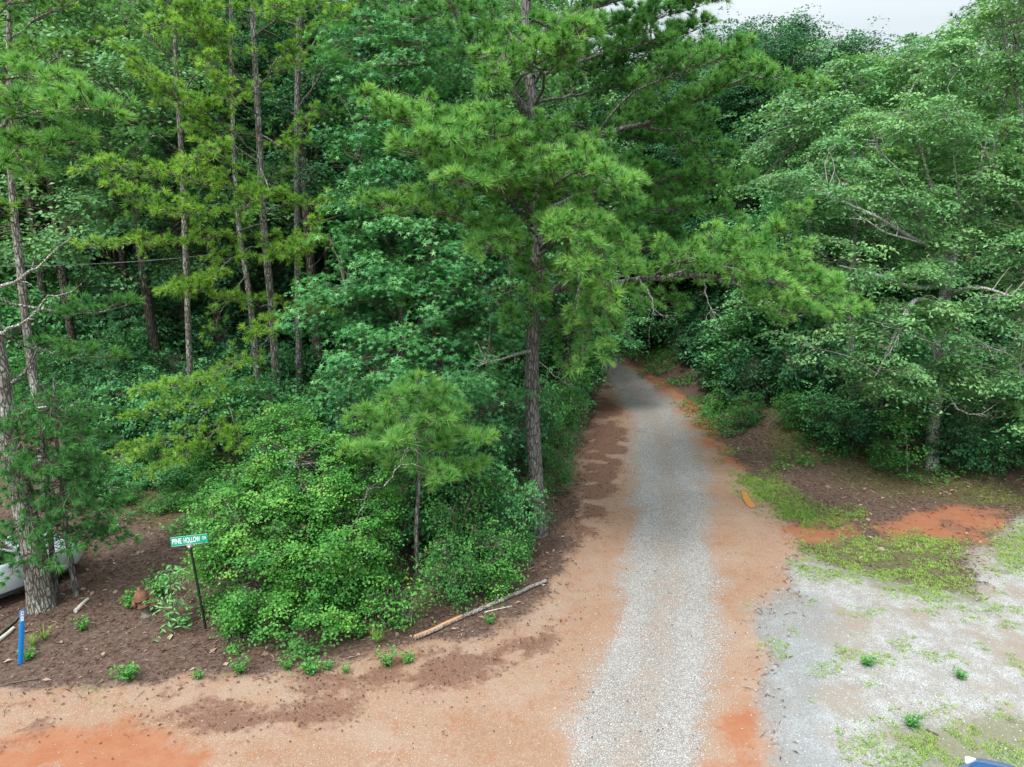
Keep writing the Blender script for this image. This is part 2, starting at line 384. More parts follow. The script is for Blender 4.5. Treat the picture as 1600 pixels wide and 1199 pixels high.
def ground_material():
    t = NT('earth_and_gravel')
    tc = t.n('ShaderNodeTexCoord').outputs['Object']
    nx_ = t.noise(tc, 5.0, 8, .75); A = {k: t.attr(k) for k in ('gravel', 'litter', 'clay', 'fines', 'green', 'moss', 'dirt', 'lot', 'track')}
    nb = t.noise(tc, .55, 5, .6); nm = t.noise(tc, 2.3, 7, .68); nf = t.noise(tc, 11, 5, .7); ng = t.noise(tc, 45, 3, .6)
    def cover(a, k=.9, w=.16, n=None):
        s = t.math('ADD', a, t.math('MULTIPLY', t.math('SUBTRACT', n if n is not None else nf, .5), k))
        return t.math('MULTIPLY', t.maprange(s, .5-w, .5+w), t.maprange(a, .01, .12))
    # stones
    v1 = t.n('ShaderNodeTexVoronoi', i_Scale=58.0); t.l(tc, v1.inputs[0])
    v2 = t.n('ShaderNodeTexVoronoi', i_Scale=85.0); t.l(tc, v2.inputs[0])
    sep = t.n('ShaderNodeSeparateColor'); t.l(v1.outputs['Color'], sep.inputs[0])
    sep2 = t.n('ShaderNodeSeparateColor'); t.l(v2.outputs['Color'], sep2.inputs[0])
    # duff of the forest floor
    duff = t.ramp(t.math('ADD', t.math('MULTIPLY', nf, .6), t.math('MULTIPLY', ng, .4)), [(.32, (0.034, 0.021, 0.015)), (.5, (0.089, 0.057, 0.043)), (.68, (0.187, 0.140, 0.111))])
    # dirt
    dirt = t.ramp(nb, [(.3, (.225, .123, .070)), (.5, (.252, .158, .104)), (.72, (.275, .198, .145))])
    dirt = t.mix(t.maprange(nm, .5, .75), dirt, (0.246, 0.106, 0.051))
    dirt = t.mix(t.math('MULTIPLY', t.maprange(nf, .55, .75), .5), dirt, (0.170, 0.098, 0.064))
    dirt = t.mix(t.math('MULTIPLY', t.maprange(sep2.outputs[0], .80, .9), .55), dirt, (0.383, 0.323, 0.281))
    dirt = t.mix(t.math('MULTIPLY', t.maprange(nx_, .52, .68), .5), dirt, (0.170, 0.106, 0.072))
    clay = t.ramp(nm, [(.3, (0.255, 0.085, 0.036)), (.7, (0.289, 0.132, 0.072))])
    clay = t.mix(t.math('MULTIPLY', t.maprange(nf, .5, .75), .5), clay, (0.170, 0.068, 0.038))
    stone = t.ramp(sep.outputs[0], [(0, (0.162, 0.157, 0.149)), (.45, (0.289, 0.285, 0.276)), (1, (0.476, 0.472, 0.463))])
    stone = t.mix(t.maprange(v1.outputs['Distance'], .42, .62), stone, (0.170, 0.149, 0.128))
    stone_l = t.ramp(sep2.outputs[1], [(0, (0.145, 0.140, 0.128)), (.4, (0.281, 0.276, 0.264)), (1, (0.459, 0.459, 0.455))])
    col = t.mix(cover(A['dirt'], .5, .2), duff, dirt)
    col = t.mix(t.math('MULTIPLY', cover(A['clay'], 1.4, .3, nx_), .9), col, clay)
    col = t.mix(t.math('MULTIPLY', cover(A['litter'], 1.6, .22, nx_), .88), col, t.ramp(ng, [(.35, (0.072, 0.034, 0.022)), (.65, (0.204, 0.111, 0.076))]))
    # gravel: a sprinkle of stones that closes towards the wheel tracks
    gd = t.math('ADD', t.math('MULTIPLY', A['gravel'], .66), t.math('MULTIPLY', A['track'], .26))
    gd = t.math('ADD', gd, t.math('MULTIPLY', t.math('SUBTRACT', t.math('ADD', t.math('MULTIPLY', nb, .5), t.math('MULTIPLY', nm, .5)), .5), 1.3))
    gd = t.math('ADD', gd, t.math('MULTIPLY', t.math('SUBTRACT', nx_, .5), .9))
    gd = t.math('MULTIPLY', gd, t.maprange(A['gravel'], .0, .3))
    gmask = t.maprange(t.math('SUBTRACT', gd, t.math('MULTIPLY', sep.outputs[1], .42)), .0, .30)
    col = t.mix(t.math('MULTIPLY', gmask, .93), col, stone)
    # fines pressed between the wheel tracks, pale clean stone in them
    col = t.mix(t.math('MULTIPLY', t.math('MULTIPLY', t.maprange(A['track'], .25, .9), t.maprange(nx_, .40, .66)), .30), col, t.ramp(sep2.outputs[1], [(0, (0.255, 0.251, 0.242)), (1, (0.459, 0.459, 0.451))]))
    mid_ = t.math('MULTIPLY', t.math('MULTIPLY', t.maprange(A['track'], .5, .0), t.maprange(A['gravel'], .8, 1.0)), t.maprange(nm, .42, .60))
    col = t.mix(t.math('MULTIPLY', mid_, .45), col, (0.255, 0.187, 0.140))
    lotc = t.mix(t.maprange(nm, .40, .62), t.mix(.45, stone_l, (0.178, 0.149, 0.115)), stone_l)
    lotc = t.mix(t.math('MULTIPLY', t.maprange(nb, .47, .60), .7), lotc, (0.230, 0.183, 0.140))
    col = t.mix(cover(A['lot'], .9, .25), col, lotc)
    fin = t.ramp(sep2.outputs[2], [(0, (0.111, 0.119, 0.119)), (.6, (0.196, 0.208, 0.212)), (1, (0.306, 0.319, 0.323))])
    col = t.mix(t.math('MULTIPLY', cover(A['fines'], .9, .4, nm), .6), col, fin)
    grn = t.ramp(nf, [(.35, (0.051, 0.076, 0.021)), (.65, (0.128, 0.162, 0.051))])
    col = t.mix(t.math('MULTIPLY', cover(A['green'], 1.6, .2, nf), .45), col, grn)
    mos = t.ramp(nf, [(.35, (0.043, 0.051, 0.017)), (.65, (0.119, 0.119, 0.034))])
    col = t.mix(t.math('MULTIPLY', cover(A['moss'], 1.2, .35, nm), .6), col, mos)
    h = t.math('ADD', t.math('MULTIPLY', nf, .9), t.math('MULTIPLY', ng, .35))
    h = t.math('ADD', h, t.math('MULTIPLY', t.math('SUBTRACT', .6, v1.outputs['Distance']), t.math('MULTIPLY', t.math('ADD', A['gravel'], A['lot']), .8)))
    return t.done(t.principled(col, .9, .15, t.bump(h, .5, .02)).outputs[0])
M['ground'] = ground_material()
def make_ground():
    def axis(lo, hi, step, far0, far1):
        a = list(np.arange(lo, hi+1e-6, step)); s = step; v = hi
        while v < far1: s *= 1.35; v += s; a.append(v)
        s = step; v = lo; b = []
        while v > far0: s *= 1.35; v -= s; b.append(v)
        return np.array(b[::-1]+a)
    xs = axis(-15, 17, .16, -900, 900); ys = np.concatenate([axis(8, 34, .15, -300, 34)[:-1], axis(34, 58, .3, 34, 1200)])
    ys = np.unique(np.round(ys, 4)); X, Y = np.meshgrid(xs, ys); nx, ny = len(xs), len(ys)
    Z = height(X, Y); mk = masks(X, Y)
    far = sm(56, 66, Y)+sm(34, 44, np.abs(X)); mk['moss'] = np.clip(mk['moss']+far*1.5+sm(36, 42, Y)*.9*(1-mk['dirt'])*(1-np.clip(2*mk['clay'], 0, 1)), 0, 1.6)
    # gentle far hills
    Z = Z+10*sm(150, 600, np.hypot(X, Y))*fbm(X*.006, Y*.006, 5)
    V = np.stack([X, Y, Z], -1).reshape(-1, 3)
    i = np.arange(ny-1)[:, None]*nx; j = np.arange(nx-1)[None, :]
    F = np.stack([i+j, i+j+1, i+nx+j+1, i+nx+j], -1).reshape(-1, 4)
    cx = V[F].mean(1); dr = sdist(ROAD, cx[:, 0], cx[:, 1]); dl = sdist(LOT, cx[:, 0], cx[:, 1])
    cls = np.where(dr < 0, 1, np.where(dl < 0, 2, 0))
    for c, nm in ((0, 'ground'), (1, 'dirt_road'), (2, 'gravel_lot')):
        f = F[cls == c]; used, inv = np.unique(f, return_inverse=True); f2 = inv.reshape(f.shape)
        a = Acc(); a.add(V[used], f2, .5, 0, True); o = a.build(nm, [M['ground']]); tag(o, kind='structure')
        for k, arr in mk.items():
            at = o.data.attributes.new(k, 'FLOAT', 'POINT'); at.data.foreach_set('value', arr.ravel()[used].astype(np.float32))
make_ground()

# ------------------------------------------------------------------ pines
class Pine:
    def __init__(s, name, trunk_ctrl, r0, r1, base=None, bark='bark', needle='needle', seed=1, label=None, group=None, sides=14, L=.2, K=32, width=.008, n=40, flare=.35, twig='twig'):
        s.rng = np.random.default_rng(seed); s.pts = catmull(trunk_ctrl, n); s.base = s.pts[0].copy()
        s.root = empty(name, s.base, label, 'tree', group)
        s.L, s.K, s.width, s.seed = L, K, width, seed
        a = Acc(); u = np.linspace(0, 1, n)
        hgt = s.pts[:, 2]-s.base[2]; rad = r0+(r1-r0)*u; rad = rad*(1+flare*np.exp(-np.clip(hgt, 0, 99)/.45))
        dn = s.pts.copy(); dn[0, 2] -= .35
        tube(a, dn, rad, sides, .5, 0, .09, seed); a.build('trunk', [M[bark]], s.root, s.base)
        s.rad = rad; s.w = Acc(); s.bark = bark; s.ts = []; s.td = []; s.tl = []; s.tt = []; s.sa = []; s.sb = []; s.sr = []; s.needle = needle; s.twig = twig
    def at_z(s, z):
        i = int(np.argmin(abs(s.pts[:, 2]-z))); return s.pts[i], s.rad[i]
    def limb(s, ctrl, r, sub=1.3, step=.22, tw=.17, tint=.5, f0=.2, up=.25, part=True, tip=True, droop=0, clen=1.0):
        rng = s.rng; c = [np.asarray(q, float) for q in ctrl]
        Ln = sum(np.linalg.norm(c[k+1]-c[k]) for k in range(len(c)-1)); n = max(6, int(Ln/.3))
        pts = catmull(c, n); pts[1:-1] += rng.normal(0, .03, (n-2, 3)); u = np.linspace(0, 1, n)
        a = Acc() if part else s.w
        tube(a, pts, r*(1-u*.85), 7 if part else 4, .5, 0, .08 if part else 0, s.seed+n)
        if part: a.build('limb', [M[s.bark]], s.root, s.base)
        arc = np.linspace(f0, 1, max(3, int(Ln*(1-f0)/step)))
        for q, f in enumerate(arc):
            x = f*(n-1); i = min(int(x), n-2); p = pts[i]+(pts[i+1]-pts[i])*(x-i); t = unit(pts[i+1]-pts[i])
            side = 1 if q % 2 else -1
            lat = unit(np.cross(t, [0, 0, 1])+rng.normal(0, .25, 3))*side
            l = sub*(1-.6*f)*rng.uniform(.6, 1.2)*clen
            d = unit(t*rng.uniform(.45, .9)+lat*.8+np.array([0, 0, rng.uniform(-.1, up*1.6)]))
            s.sprig(p, d, l, tw, tint+rng.normal(0, .07), up, droop)
        if tip: s.sprig(pts[-1], unit(pts[-1]-pts[-2]), .45*sub*clen, tw, tint+.1, up, droop)
    def sprig(s, p, d, l, tw, tint, up, droop=0):
        rng = s.rng; m = max(2, int(l/.28)+1); q = [p]; dd = d.copy()
        for k in range(m):
            dd = unit(dd+np.array([0, 0, up*.35-droop])+rng.normal(0, .12, 3)); q.append(q[-1]+dd*l/m)
        q = np.array(q)
        for k in range(m):
            s.sa.append(q[k]); s.sb.append(q[k+1]); s.sr.append((.012+.006*l)*(1-k/(m+.5)))
        k = max(1, int(l/tw))
        for f in np.linspace(.3, 1, k):
            x = f*m; i = min(int(x), m-1); pp = q[i]+(q[i+1]-q[i])*(x-i); t = unit(q[i+1]-q[i])
            if f > .97: e = pp; ax = t
            else:
                ax = unit(t*.6+unit(rng.normal(size=3)*np.array([1, 1, .5]))*.8+np.array([0, 0, up])); e = pp+ax*rng.uniform(.08, .26)
                s.sa.append(pp); s.sb.append(e); s.sr.append(.007)
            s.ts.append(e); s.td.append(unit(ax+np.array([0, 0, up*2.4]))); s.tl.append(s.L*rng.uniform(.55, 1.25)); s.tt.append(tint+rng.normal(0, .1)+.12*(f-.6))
    def finish(s, far=False):
        sr = np.array(s.sr); segs(s.w, s.sa, s.sb, sr, sr*.7, .5, 0)
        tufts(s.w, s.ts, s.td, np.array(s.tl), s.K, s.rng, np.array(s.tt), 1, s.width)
        o = s.w.build('crown', [M[s.twig], M[s.needle]], s.root, s.base); tag(o, kind='stuff')
        return len(s.ts)
def line(*pts): return [P(*p) for p in pts]

NT_ = []
# the big roadside pine
HD = 18.4
hb = G(843, 835); HD = hb[1]
hp = Pine('pine_tree', [hb, P(832, 640, HD), P(834, 500, HD-.1), P(842, 350, HD), P(836, 200, HD), P(822, 60, HD+.2), P(826, -120, HD+.3), P(822, -300, HD+.3)], .20, .08, bark='bark', needle='needle', seed=5, n=70, sides=18,
          label='large roadside pine with dense needle arms reaching over the road', L=.22, K=44, width=.0095)
H = lambda px, py, D: P(px, py, HD+D)
hl = [
 ([H(838, 340, 0), H(760, 250, -1.6), H(680, 205, -3), H(605, 180, -4)], .09, 1.5, .60),
 ([H(838, 300, 0), H(860, 250, -1.6), H(790, 215, -3), H(700, 225, -4.4)], .07, 1.4, .60),
 ([H(840, 345, 0), H(800, 290, -2.0), H(720, 262, -3.5), H(650, 240, -4.4)], .07, 1.3, .58),
 ([H(840, 360, 0), H(850, 310, -2), H(900, 270, -3.4), H(965, 290, -4.2)], .07, 1.2, .60),
 ([H(840, 370, 0), H(810, 330, -2.2), H(770, 290, -3.6), H(720, 285, -4.8)], .06, 1.2, .55),
 ([H(838, 420, 0), H(760, 360, -1.8), H(660, 330, -3), H(590, 325, -3.4)], .07, 1.1, .55),
 ([H(838, 430, 0), H(800, 390, -1.6), H(780, 370, -3), H(760, 390, -4)], .05, .9, .55),
 ([H(840, 400, 0), H(885, 370, -2), H(930, 380, -3.2), H(955, 440, -4)], .07, 1.3, .62),
 ([H(842, 410, 0), H(900, 400, -1.6), H(940, 440, -2.8), H(945, 520, -3.4)], .06, 1.3, .60),
 ([H(842, 395, 0), H(870, 350, -2.2), H(900, 350, -3.6), H(905, 400, -4.4)], .06, 1.1, .62),
 ([H(846, 470, 0), H(890, 440, -1.2), H(925, 470, -2), H(915, 545, -2.6)], .05, 1.0, .52),
 # low arm over the road
 ([H(850, 455, 0), H(930, 445, -.6), H(1050, 432, -1.2), H(1150, 435, -1.6), H(1240, 450, -2), H(1310, 480, -2.2)], .12, 1.5, .58),
 ([H(1050, 432, -1.2), H(1120, 395, -1.6), H(1190, 380, -2.2), H(1235, 345, -2.6)], .06, 1.1, .55),
 ([H(1020, 434, -1.1), H(1070, 405, -2), H(1140, 420, -3), H(1210, 440, -3.4)], .05, 1.2, .6),
 ([H(1100, 432, -1.4), H(1170, 455, -2), H(1220, 490, -2.4), H(1260, 492, -2.6)], .05, 1.0, .6),
 ([H(1150, 435, -1.6), H(1210, 415, -1.4), H(1270, 440, -1.2), H(1300, 455, -1)], .045, 1.0, .55),
 ([H(980, 438, -.8), H(1010, 470, -1), H(1050, 480, -1.2)], .03, .8, .4),
 # upper right arm
 ([H(842, 235, 0), H(930, 212, .2), H(1010, 190, .3), H(1090, 155, .2), H(1170, 120, 0), H(1245, 135, -.3)], .11, 1.6, .5),
 ([H(990, 195, .3), H(1060, 210, 1), H(1110, 250, 1.6), H(1130, 290, 2)], .05, 1.3, .42),
 ([H(930, 212, .2), H(1000, 140, -.6), H(1080, 110, -1), H(1140, 90, -1.2)], .05, 1.3, .5),
 ([H(842, 330, 0), H(930, 300, .6), H(1040, 280, 1), H(1140, 285, 1)], .07, 1.4, .45),
 ([H(842, 380, 0), H(930, 355, .6), H(1030, 330, .8), H(1130, 340, .8)], .07, 1.4, .45),
 ([H(845, 420, 0), H(900, 400, 1.4), H(980, 390, 2), H(1080, 400, 2)], .06, 1.3, .38),
 # leader arms
 ([H(838, 190, 0), H(800, 140, -.3), H(760, 95, -.6), H(720, 40, -.9), H(690, -40, -1.2)], .13, 1.1, .45),
 ([H(800, 140, -.3), H(830, 110, -1.6), H(880, 80, -2.4)], .05, 1.1, .55),
 ([H(836, 165, 0), H(850, 120, -1.8), H(800, 90, -2.8), H(770, 120, -3.2)], .05, 1.1, .58),
 ([H(836, 130, 0), H(880, 60, -1.4), H(905, 50, -2.4)], .05, 1.0, .55),
 ([H(828, 60, 0), H(900, 20, .2), H(1000, -5, .4), H(1100, 0, .6)], .08, 1.5, .42),
 ([H(835, 120, 0), H(920, 90, .8), H(1010, 70, 1.2), H(1080, 50, 1.4)], .07, 1.5, .42),
 ([H(838, 160, 0), H(900, 150, 1.4), H(980, 130, 2), H(1060, 125, 2)], .06, 1.5, .4),
 ([H(838, 200, 0), H(900, 230, -1.0), H(930, 250, -1.4), H(970, 300, -1.4)], .05, 1.1, .52),
 ([H(830, 80, 0), H(780, 40, .8), H(720, 20, 1.4), H(650, 30, 1.6)], .05, 1.3, .35),
 ([H(826, 0, 0), H(900, -60, -1), H(1000, -80, -1.4), H(1080, -60, -1.6)], .06, 1.5, .45),
 ([H(826, -20, 0), H(780, -60, -1.4), H(740, -50, -2.4)], .05, 1.2, .45),
 ([H(842, 300, 0), H(870, 260, 1.6), H(900, 230, 2.8)], .05, 1.2, .35),
 ([H(842, 400, 0), H(800, 380, 1.6), H(760, 350, 2.6)], .05, 1.2, .3),
 ([H(828, 30, 0), H(900, 60, 2), H(980, 40, 3), H(1060, 20, 3)], .05, 1.7, .32), ([H(830, 60, 0), H(920, 110, 2.6), H(1000, 90, 3.4), H(1100, 90, 3.4)], .05, 1.7, .32),
 ([H(836, 180, 0), H(920, 200, 2.4), H(1010, 220, 3), H(1080, 200, 3)], .05, 1.7, .32), ([H(840, 280, 0), H(900, 310, 2.4), H(990, 340, 3.2), H(1060, 370, 3.2)], .05, 1.6, .3),
 ([H(824, -40, 0), H(900, -30, 1), H(990, -20, 1.4), H(1060, -30, 1.4)], .05, 1.7, .4), ([H(838, 250, 0), H(900, 280, 1.5), H(960, 260, 2), H(1050, 300, 2.2)], .05, 1.5, .36),
 ([H(842, 440, 0), H(838, 425, -1.4), H(832, 455, -2.2)], .03, .8, .5), ([H(838, 500, 0), H(820, 480, -1), H(800, 500, -1.6)], .03, .7, .45), ([H(844, 520, 0), H(880, 520, -1), H(890, 560, -1.6)], .03, .8, .5),
]
for c, r, sb, tn in hl: hp.limb(c, r*.8, sb, .14, .085, tn+.04, f0=.25)
for k in range(10):   # upper crown above the frame
    z0 = 16+k*.75; p, r = hp.at_z(z0); a = k*2.4; l = 3.4-.25*k
    hp.limb([p, p+np.array([cos(a)*l*.6, sin(a)*l*.6, .4]), p+np.array([cos(a)*l, sin(a)*l, .6])], .05, 1.2, .3, .25, .45)
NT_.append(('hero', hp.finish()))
def dead_limb(root, base, ctrl, r, seed, mat='bark', forks=3):
    a = Acc(); rng = np.random.default_rng(seed); pts = catmull(ctrl, 10); pts[1:] += rng.normal(0, .025, (9, 3))
    tube(a, pts, r*(1-np.linspace(0, 1, 10)*.8), 6, .5, 0, .1, seed)
    for k in range(forks):
        i = rng.integers(3, 9); d = unit(unit(pts[i]-pts[i-1])+rng.normal(0, .6, 3)); l = rng.uniform(.25, .7)
        q = np.array([pts[i], pts[i]+d*l*.5, pts[i]+unit(d+rng.normal(0, .3, 3))*l]); tube(a, q, [r*.4, r*.3, r*.1], 4, .5, 0)
    a.build('dead_branch', [M[mat]], root, base)
dead_limb(hp.root, hb, [H(838, 548, 0), H(800, 556, -.8), H(750, 572, -1.6)], .055, 1, 'bark_oak')
dead_limb(hp.root, hb, [H(842, 380, 0), H(880, 370, -1.4), H(905, 420, -2), H(900, 500, -2.6)], .05, 2, 'bark_oak', 6)
for k, pts_ in enumerate([[(838, 470, 0), (870, 450, -1.6), (900, 430, -2.6)], [(838, 350, 0), (880, 330, -2.4), (905, 360, -3.6)], [(838, 560, 0), (870, 590, -.6), (890, 600, -.9)], [(1000, 436, -1), (1020, 470, -1.6), (1015, 505, -1.8)], [(1100, 434, -1.4), (1105, 470, -2), (1120, 500, -2.2)]]):
    dead_limb(hp.root, hb, [H(*q_) for q_ in pts_], .022, 140+k, 'bark_oak', 6)
dead_limb(hp.root, hb, [H(840, 510, 0), H(865, 495, -.6), H(885, 488, -.9)], .07, 3)

# small pine in front of the thicket
sb_ = G(652, 905); SD = sb_[1]
sp = Pine('young_pine', [sb_, P(651, 820, SD), P(655, 740, SD), P(648, 660, SD), P(655, 590, SD)], .062, .02, bark='bark', needle='needle', seed=9, n=24, sides=10, flare=.2,
          label='young pine with bare thin stem and one puffy crown beside the bright bush', L=.30, K=64, width=.008)
for k in range(15):
    py = 745-k*9.5; p, r = sp.at_z(P(652, py, SD)[2]); a = k*2.39+.4; l = (1.3 if k < 9 else 1.3-.17*(k-8))*(.8+.4*random.random())
    sp.limb([p, p+np.array([cos(a)*l*.6, sin(a)*l*.5, .10]), p+np.array([cos(a)*l*1.15, sin(a)*l*.9, .12])], .014, .62, .12, .09, .64, f0=.25, up=.25)
sp.limb([P(650, 640, SD), P(652, 600, SD)], .015, .3, .2, .2, .65)
NT_.append(('small', sp.finish()))

# left edge veteran
lb = G(66, 948); LD = lb[1]
lp = Pine('old_pine', [lb, P(52, 860, LD), P(31, 760, LD+.1), P(16, 690, LD+.1), P(2, 600, LD+.2), P(-28, 420, LD+.4), P(-60, 200, LD+.5), P(-90, -60, LD+.7), P(-110, -300, LD+.8)], .25, .11, bark='bark_lichen', needle='needle', seed=21, n=80, sides=22, flare=.25,
          label='thick lichened pine at the left edge leaning out beside the white car', L=.22, K=42, width=.009)
def LP(px, py, D): return P(px, py, LD+D)
for c, r, sb2, tn in [
 ([LP(-50, 230, .4), LP(20, 190, -.8), LP(90, 170, -1.6), LP(165, 175, -2.2)], .07, .95, .55),
 ([LP(-60, 190, .4), LP(0, 130, -.6), LP(60, 120, -1.0), LP(110, 150, -1.6)], .05, .9, .55),
 ([LP(-40, 300, .4), LP(0, 240, -.6), LP(60, 225, -1.2), LP(120, 220, -1.6)], .05, .8, .5),
 ([LP(-60, 100, .6), LP(-20, 30, 0), LP(40, -10, 0)], .05, .9, .4),
 ([LP(-40, 330, .4), LP(-20, 270, -.8), LP(20, 240, -1.2), LP(40, 260, -1.6)], .05, .8, .55),
 ([LP(-20, 460, .4), LP(60, 480, .8), LP(130, 490, 1.0), LP(190, 480, 1.2)], .05, .8, .32),
 ([LP(-10, 520, .4), LP(50, 540, 1.2), LP(110, 560, 1.4), LP(170, 560, 1.6)], .04, .8, .36)]:
    lp.limb(c, r*.7, sb2, .15, .10, tn+.05, f0=.3, droop=.02)
NT_.append(('left', lp.finish()))
dead_limb(lp.root, lb, [LP(28, 655, 0), LP(45, 640, -.2), LP(78, 634, -.4)], .06, 11, 'bark_oak', 1)
dead_limb(lp.root, lb, [LP(18, 600, 0), LP(40, 580, .3), LP(60, 545, .5)], .04, 12)
dead_limb(lp.root, lb, [LP(-12, 455, .3), LP(20, 440, -.3), LP(60, 415, -.6), LP(110, 370, -.8)], .045, 13, 'bark_oak', 3)
dead_limb(lp.root, lb, [LP(-5, 520, .3), LP(30, 510, .2), LP(70, 470, .2), LP(98, 462, .2)], .045, 14, 'bark_oak', 2)

# second thin lichened stem at the left edge
b2 = G(75, 780)
q = Pine('pine_tree', [b2, P(60, 640, b2[1]), P(48, 560, b2[1]), P(32, 420, b2[1]-.1), P(18, 280, b2[1]-.1), P(14, 100, b2[1]), P(20, -150, b2[1])], .15, .06, bark='bark_lichen', needle='needle_lime', seed=23, n=60, sides=12,
         label='slim leaning pine with pale lichened stem at the far left', L=.21, K=32, width=.010)
QD = b2[1]
for c, r, sb2, tn in [
 ([P(18, 260, QD), P(-10, 250, QD-1), P(40, 230, QD-2)], .04, .8, .5), ([P(26, 350, QD), P(0, 330, QD-1), P(-30, 300, QD-1.6)], .04, .8, .5),
 ([P(15, 180, QD), P(80, 100, QD), P(160, 60, QD)], .05, 1.1, .35), ([P(14, 120, QD), P(-10, 60, QD-1), P(-20, 10, QD-1)], .05, 1.0, .4),
 ([P(15, 60, QD), P(80, 20, QD), P(150, -10, QD)], .05, 1.1, .35)]:
    q.limb(c, r*.7, sb2, .17, .12, tn+.05, f0=.25)
NT_.append(('q', q.finish()))

# the lime green pines left of centre
pa_b = G(440, 700); AD = pa_b[1]
pa = Pine('pine_tree', [pa_b, P(432, 600, AD), P(424, 480, AD), P(412, 350, AD), P(404, 200, AD), P(398, 90, AD), P(392, -60, AD), P(388, -260, AD)], .15, .06, bark='bark_lichen', needle='needle_lime', seed=31, n=70, sides=14,
          label='tall pine with lichen grey trunk and lime sprays, left of centre', L=.21, K=34, width=.011)
A_ = lambda px, py, D: P(px, py, AD+D)
for c, r, sb2, tn in [
 ([A_(404, 255, 0), A_(340, 210, -1), A_(280, 160, -1.8), A_(225, 118, -2.6)], .06, 1.0, .5),
 ([A_(402, 240, 0), A_(330, 180, -1.6), A_(275, 150, -2.8), A_(205, 90, -3.6)], .05, .9, .55),
 ([A_(400, 150, 0), A_(350, 90, -1), A_(310, 40, -1.6), A_(285, -20, -2)], .05, .9, .5),
 ([A_(398, 90, 0), A_(360, 70, -1), A_(300, 50, -2), A_(250, 40, -3)], .04, .9, .55),
 ([A_(408, 300, 0), A_(330, 290, -1.6), A_(250, 270, -3), A_(150, 265, -4)], .05, 1.0, .55),
 ([A_(408, 320, 0), A_(340, 330, -2), A_(260, 330, -3.6), A_(190, 300, -4.6)], .05, 1.0, .55),
 ([A_(410, 350, 0), A_(340, 370, -1.8), A_(250, 380, -3), A_(150, 385, -4)], .05, .8, .6),
 ([A_(412, 380, 0), A_(370, 400, -2), A_(320, 440, -3), A_(270, 455, -3.6)], .04, .8, .6),
 ([A_(414, 395, 0), A_(440, 385, -1.6), A_(470, 380, -2.4), A_(510, 320, -2.6)], .04, .8, .55),
 ([A_(410, 330, 0), A_(450, 320, -.6), A_(520, 320, -1)], .04, .8, .5),
 ([A_(406, 260, 0), A_(420, 300, -1.6), A_(400, 300, -2.4), A_(380, 330, -3)], .04, .8, .5),
 ([A_(404, 210, 0), A_(450, 230, -.8), A_(480, 180, -1.4)], .04, .8, .45),
 ([A_(400, 140, 0), A_(450, 80, -.6), A_(540, 20, -.6)], .05, .7, .45),
 ([A_(396, 60, 0), A_(440, 20, -1), A_(430, 10, -2)], .04, .9, .5),
 ([A_(396, 20, 0), A_(350, 10, -1), A_(290, 20, -2)], .04, .9, .5),
 ([A_(424, 470, 0), A_(460, 480, -1), A_(520, 490, -1.8)], .035, .7, .55),
 ([A_(426, 500, 0), A_(440, 500, -1.6), A_(410, 520, -2.6), A_(395, 520, -3)], .035, .7, .6),
 ([A_(436, 622, 0), A_(400, 612, -.6), A_(350, 622, -1.6), A_(280, 640, -3), A_(215, 650, -4)], .05, .9, .5),
 ([A_(360, 620, -1.4), A_(340, 670, -3), A_(300, 705, -4), A_(235, 740, -4.6)], .03, .75, .6),
 ([A_(340, 625, -1.8), A_(290, 680, -3.4), A_(230, 700, -4.4), A_(190, 710, -5)], .03, .75, .6),
 ([A_(350, 622, -1.6), A_(370, 670, -3.2), A_(375, 700, -4)], .03, .7, .55),
 ([A_(428, 520, 0), A_(380, 560, -2.4), A_(300, 600, -4.2), A_(230, 610, -5)], .04, .8, .55), ([A_(426, 480, 0), A_(370, 470, -2), A_(300, 450, -3.4)], .04, .7, .6),
 ([A_(410, 320, 0), A_(370, 300, -2.2), A_(340, 240, -3.4), A_(300, 250, -4)], .04, .8, .55), ([A_(412, 370, 0), A_(440, 400, -2), A_(490, 380, -3)], .04, .7, .6), ([A_(404, 180, 0), A_(360, 150, -2), A_(330, 100, -3)], .04, .8, .55),
 ([A_(392, -60, 0), A_(330, -40, -1), A_(270, 0, -1.8)], .04, .9, .5), ([A_(392, -90, 0), A_(450, -60, -1), A_(490, 0, -1.5)], .04, .9, .45)]:
    pa.limb(c, r*.7, sb2*1.1, .14, .10, tn+.05, f0=.25, up=.14)
NT_.append(('pa', pa.finish()))
def bare_pine(name, ctrl, r0, r1, seed, label, limbs, bark='bark', needle='needle', tw=.24, **kw):
    p = Pine(name, ctrl, r0, r1, bark=bark, needle=needle, seed=seed, label=label, n=50, sides=12, **kw)
    for c, r, s2, tn in limbs: p.limb(c, r*.7, s2*1.3, .15, .12, tn+.05, f0=.2, up=.15)
    NT_.append((name, p.finish())); return p
def C4(px, py, D): return P(px, py, D)
g = G(408, 690); D = g[1]
bare_pine('pine_tree', [g, P(400, 560, D), P(388, 450, D), P(375, 370, D), P(366, 250, D), P(362, 120, D), P(360, -100, D)], .12, .05, 41, 'slim pine with mottled white lower stem beside the lime pine',
          [([P(372, 330, D), P(420, 300, D+.6), P(450, 260, D+1)], .04, .8, .45), ([P(366, 240, D), P(330, 200, D-.8), P(300, 200, D-1)], .04, .8, .45),
           ([P(364, 160, D), P(420, 120, D+.5), P(460, 100, D+1)], .04, .9, .4), ([P(362, 80, D), P(310, 40, D), P(270, 60, D)], .04, .9, .4),
           ([P(385, 430, D), P(350, 480, D-1), P(330, 520, D-1)], .03, .6, .5)], 'bark_lichen', 'needle_lime')
g = P(470, 720, 27); g[2] = hz(g[0], g[1]); D = g[1]
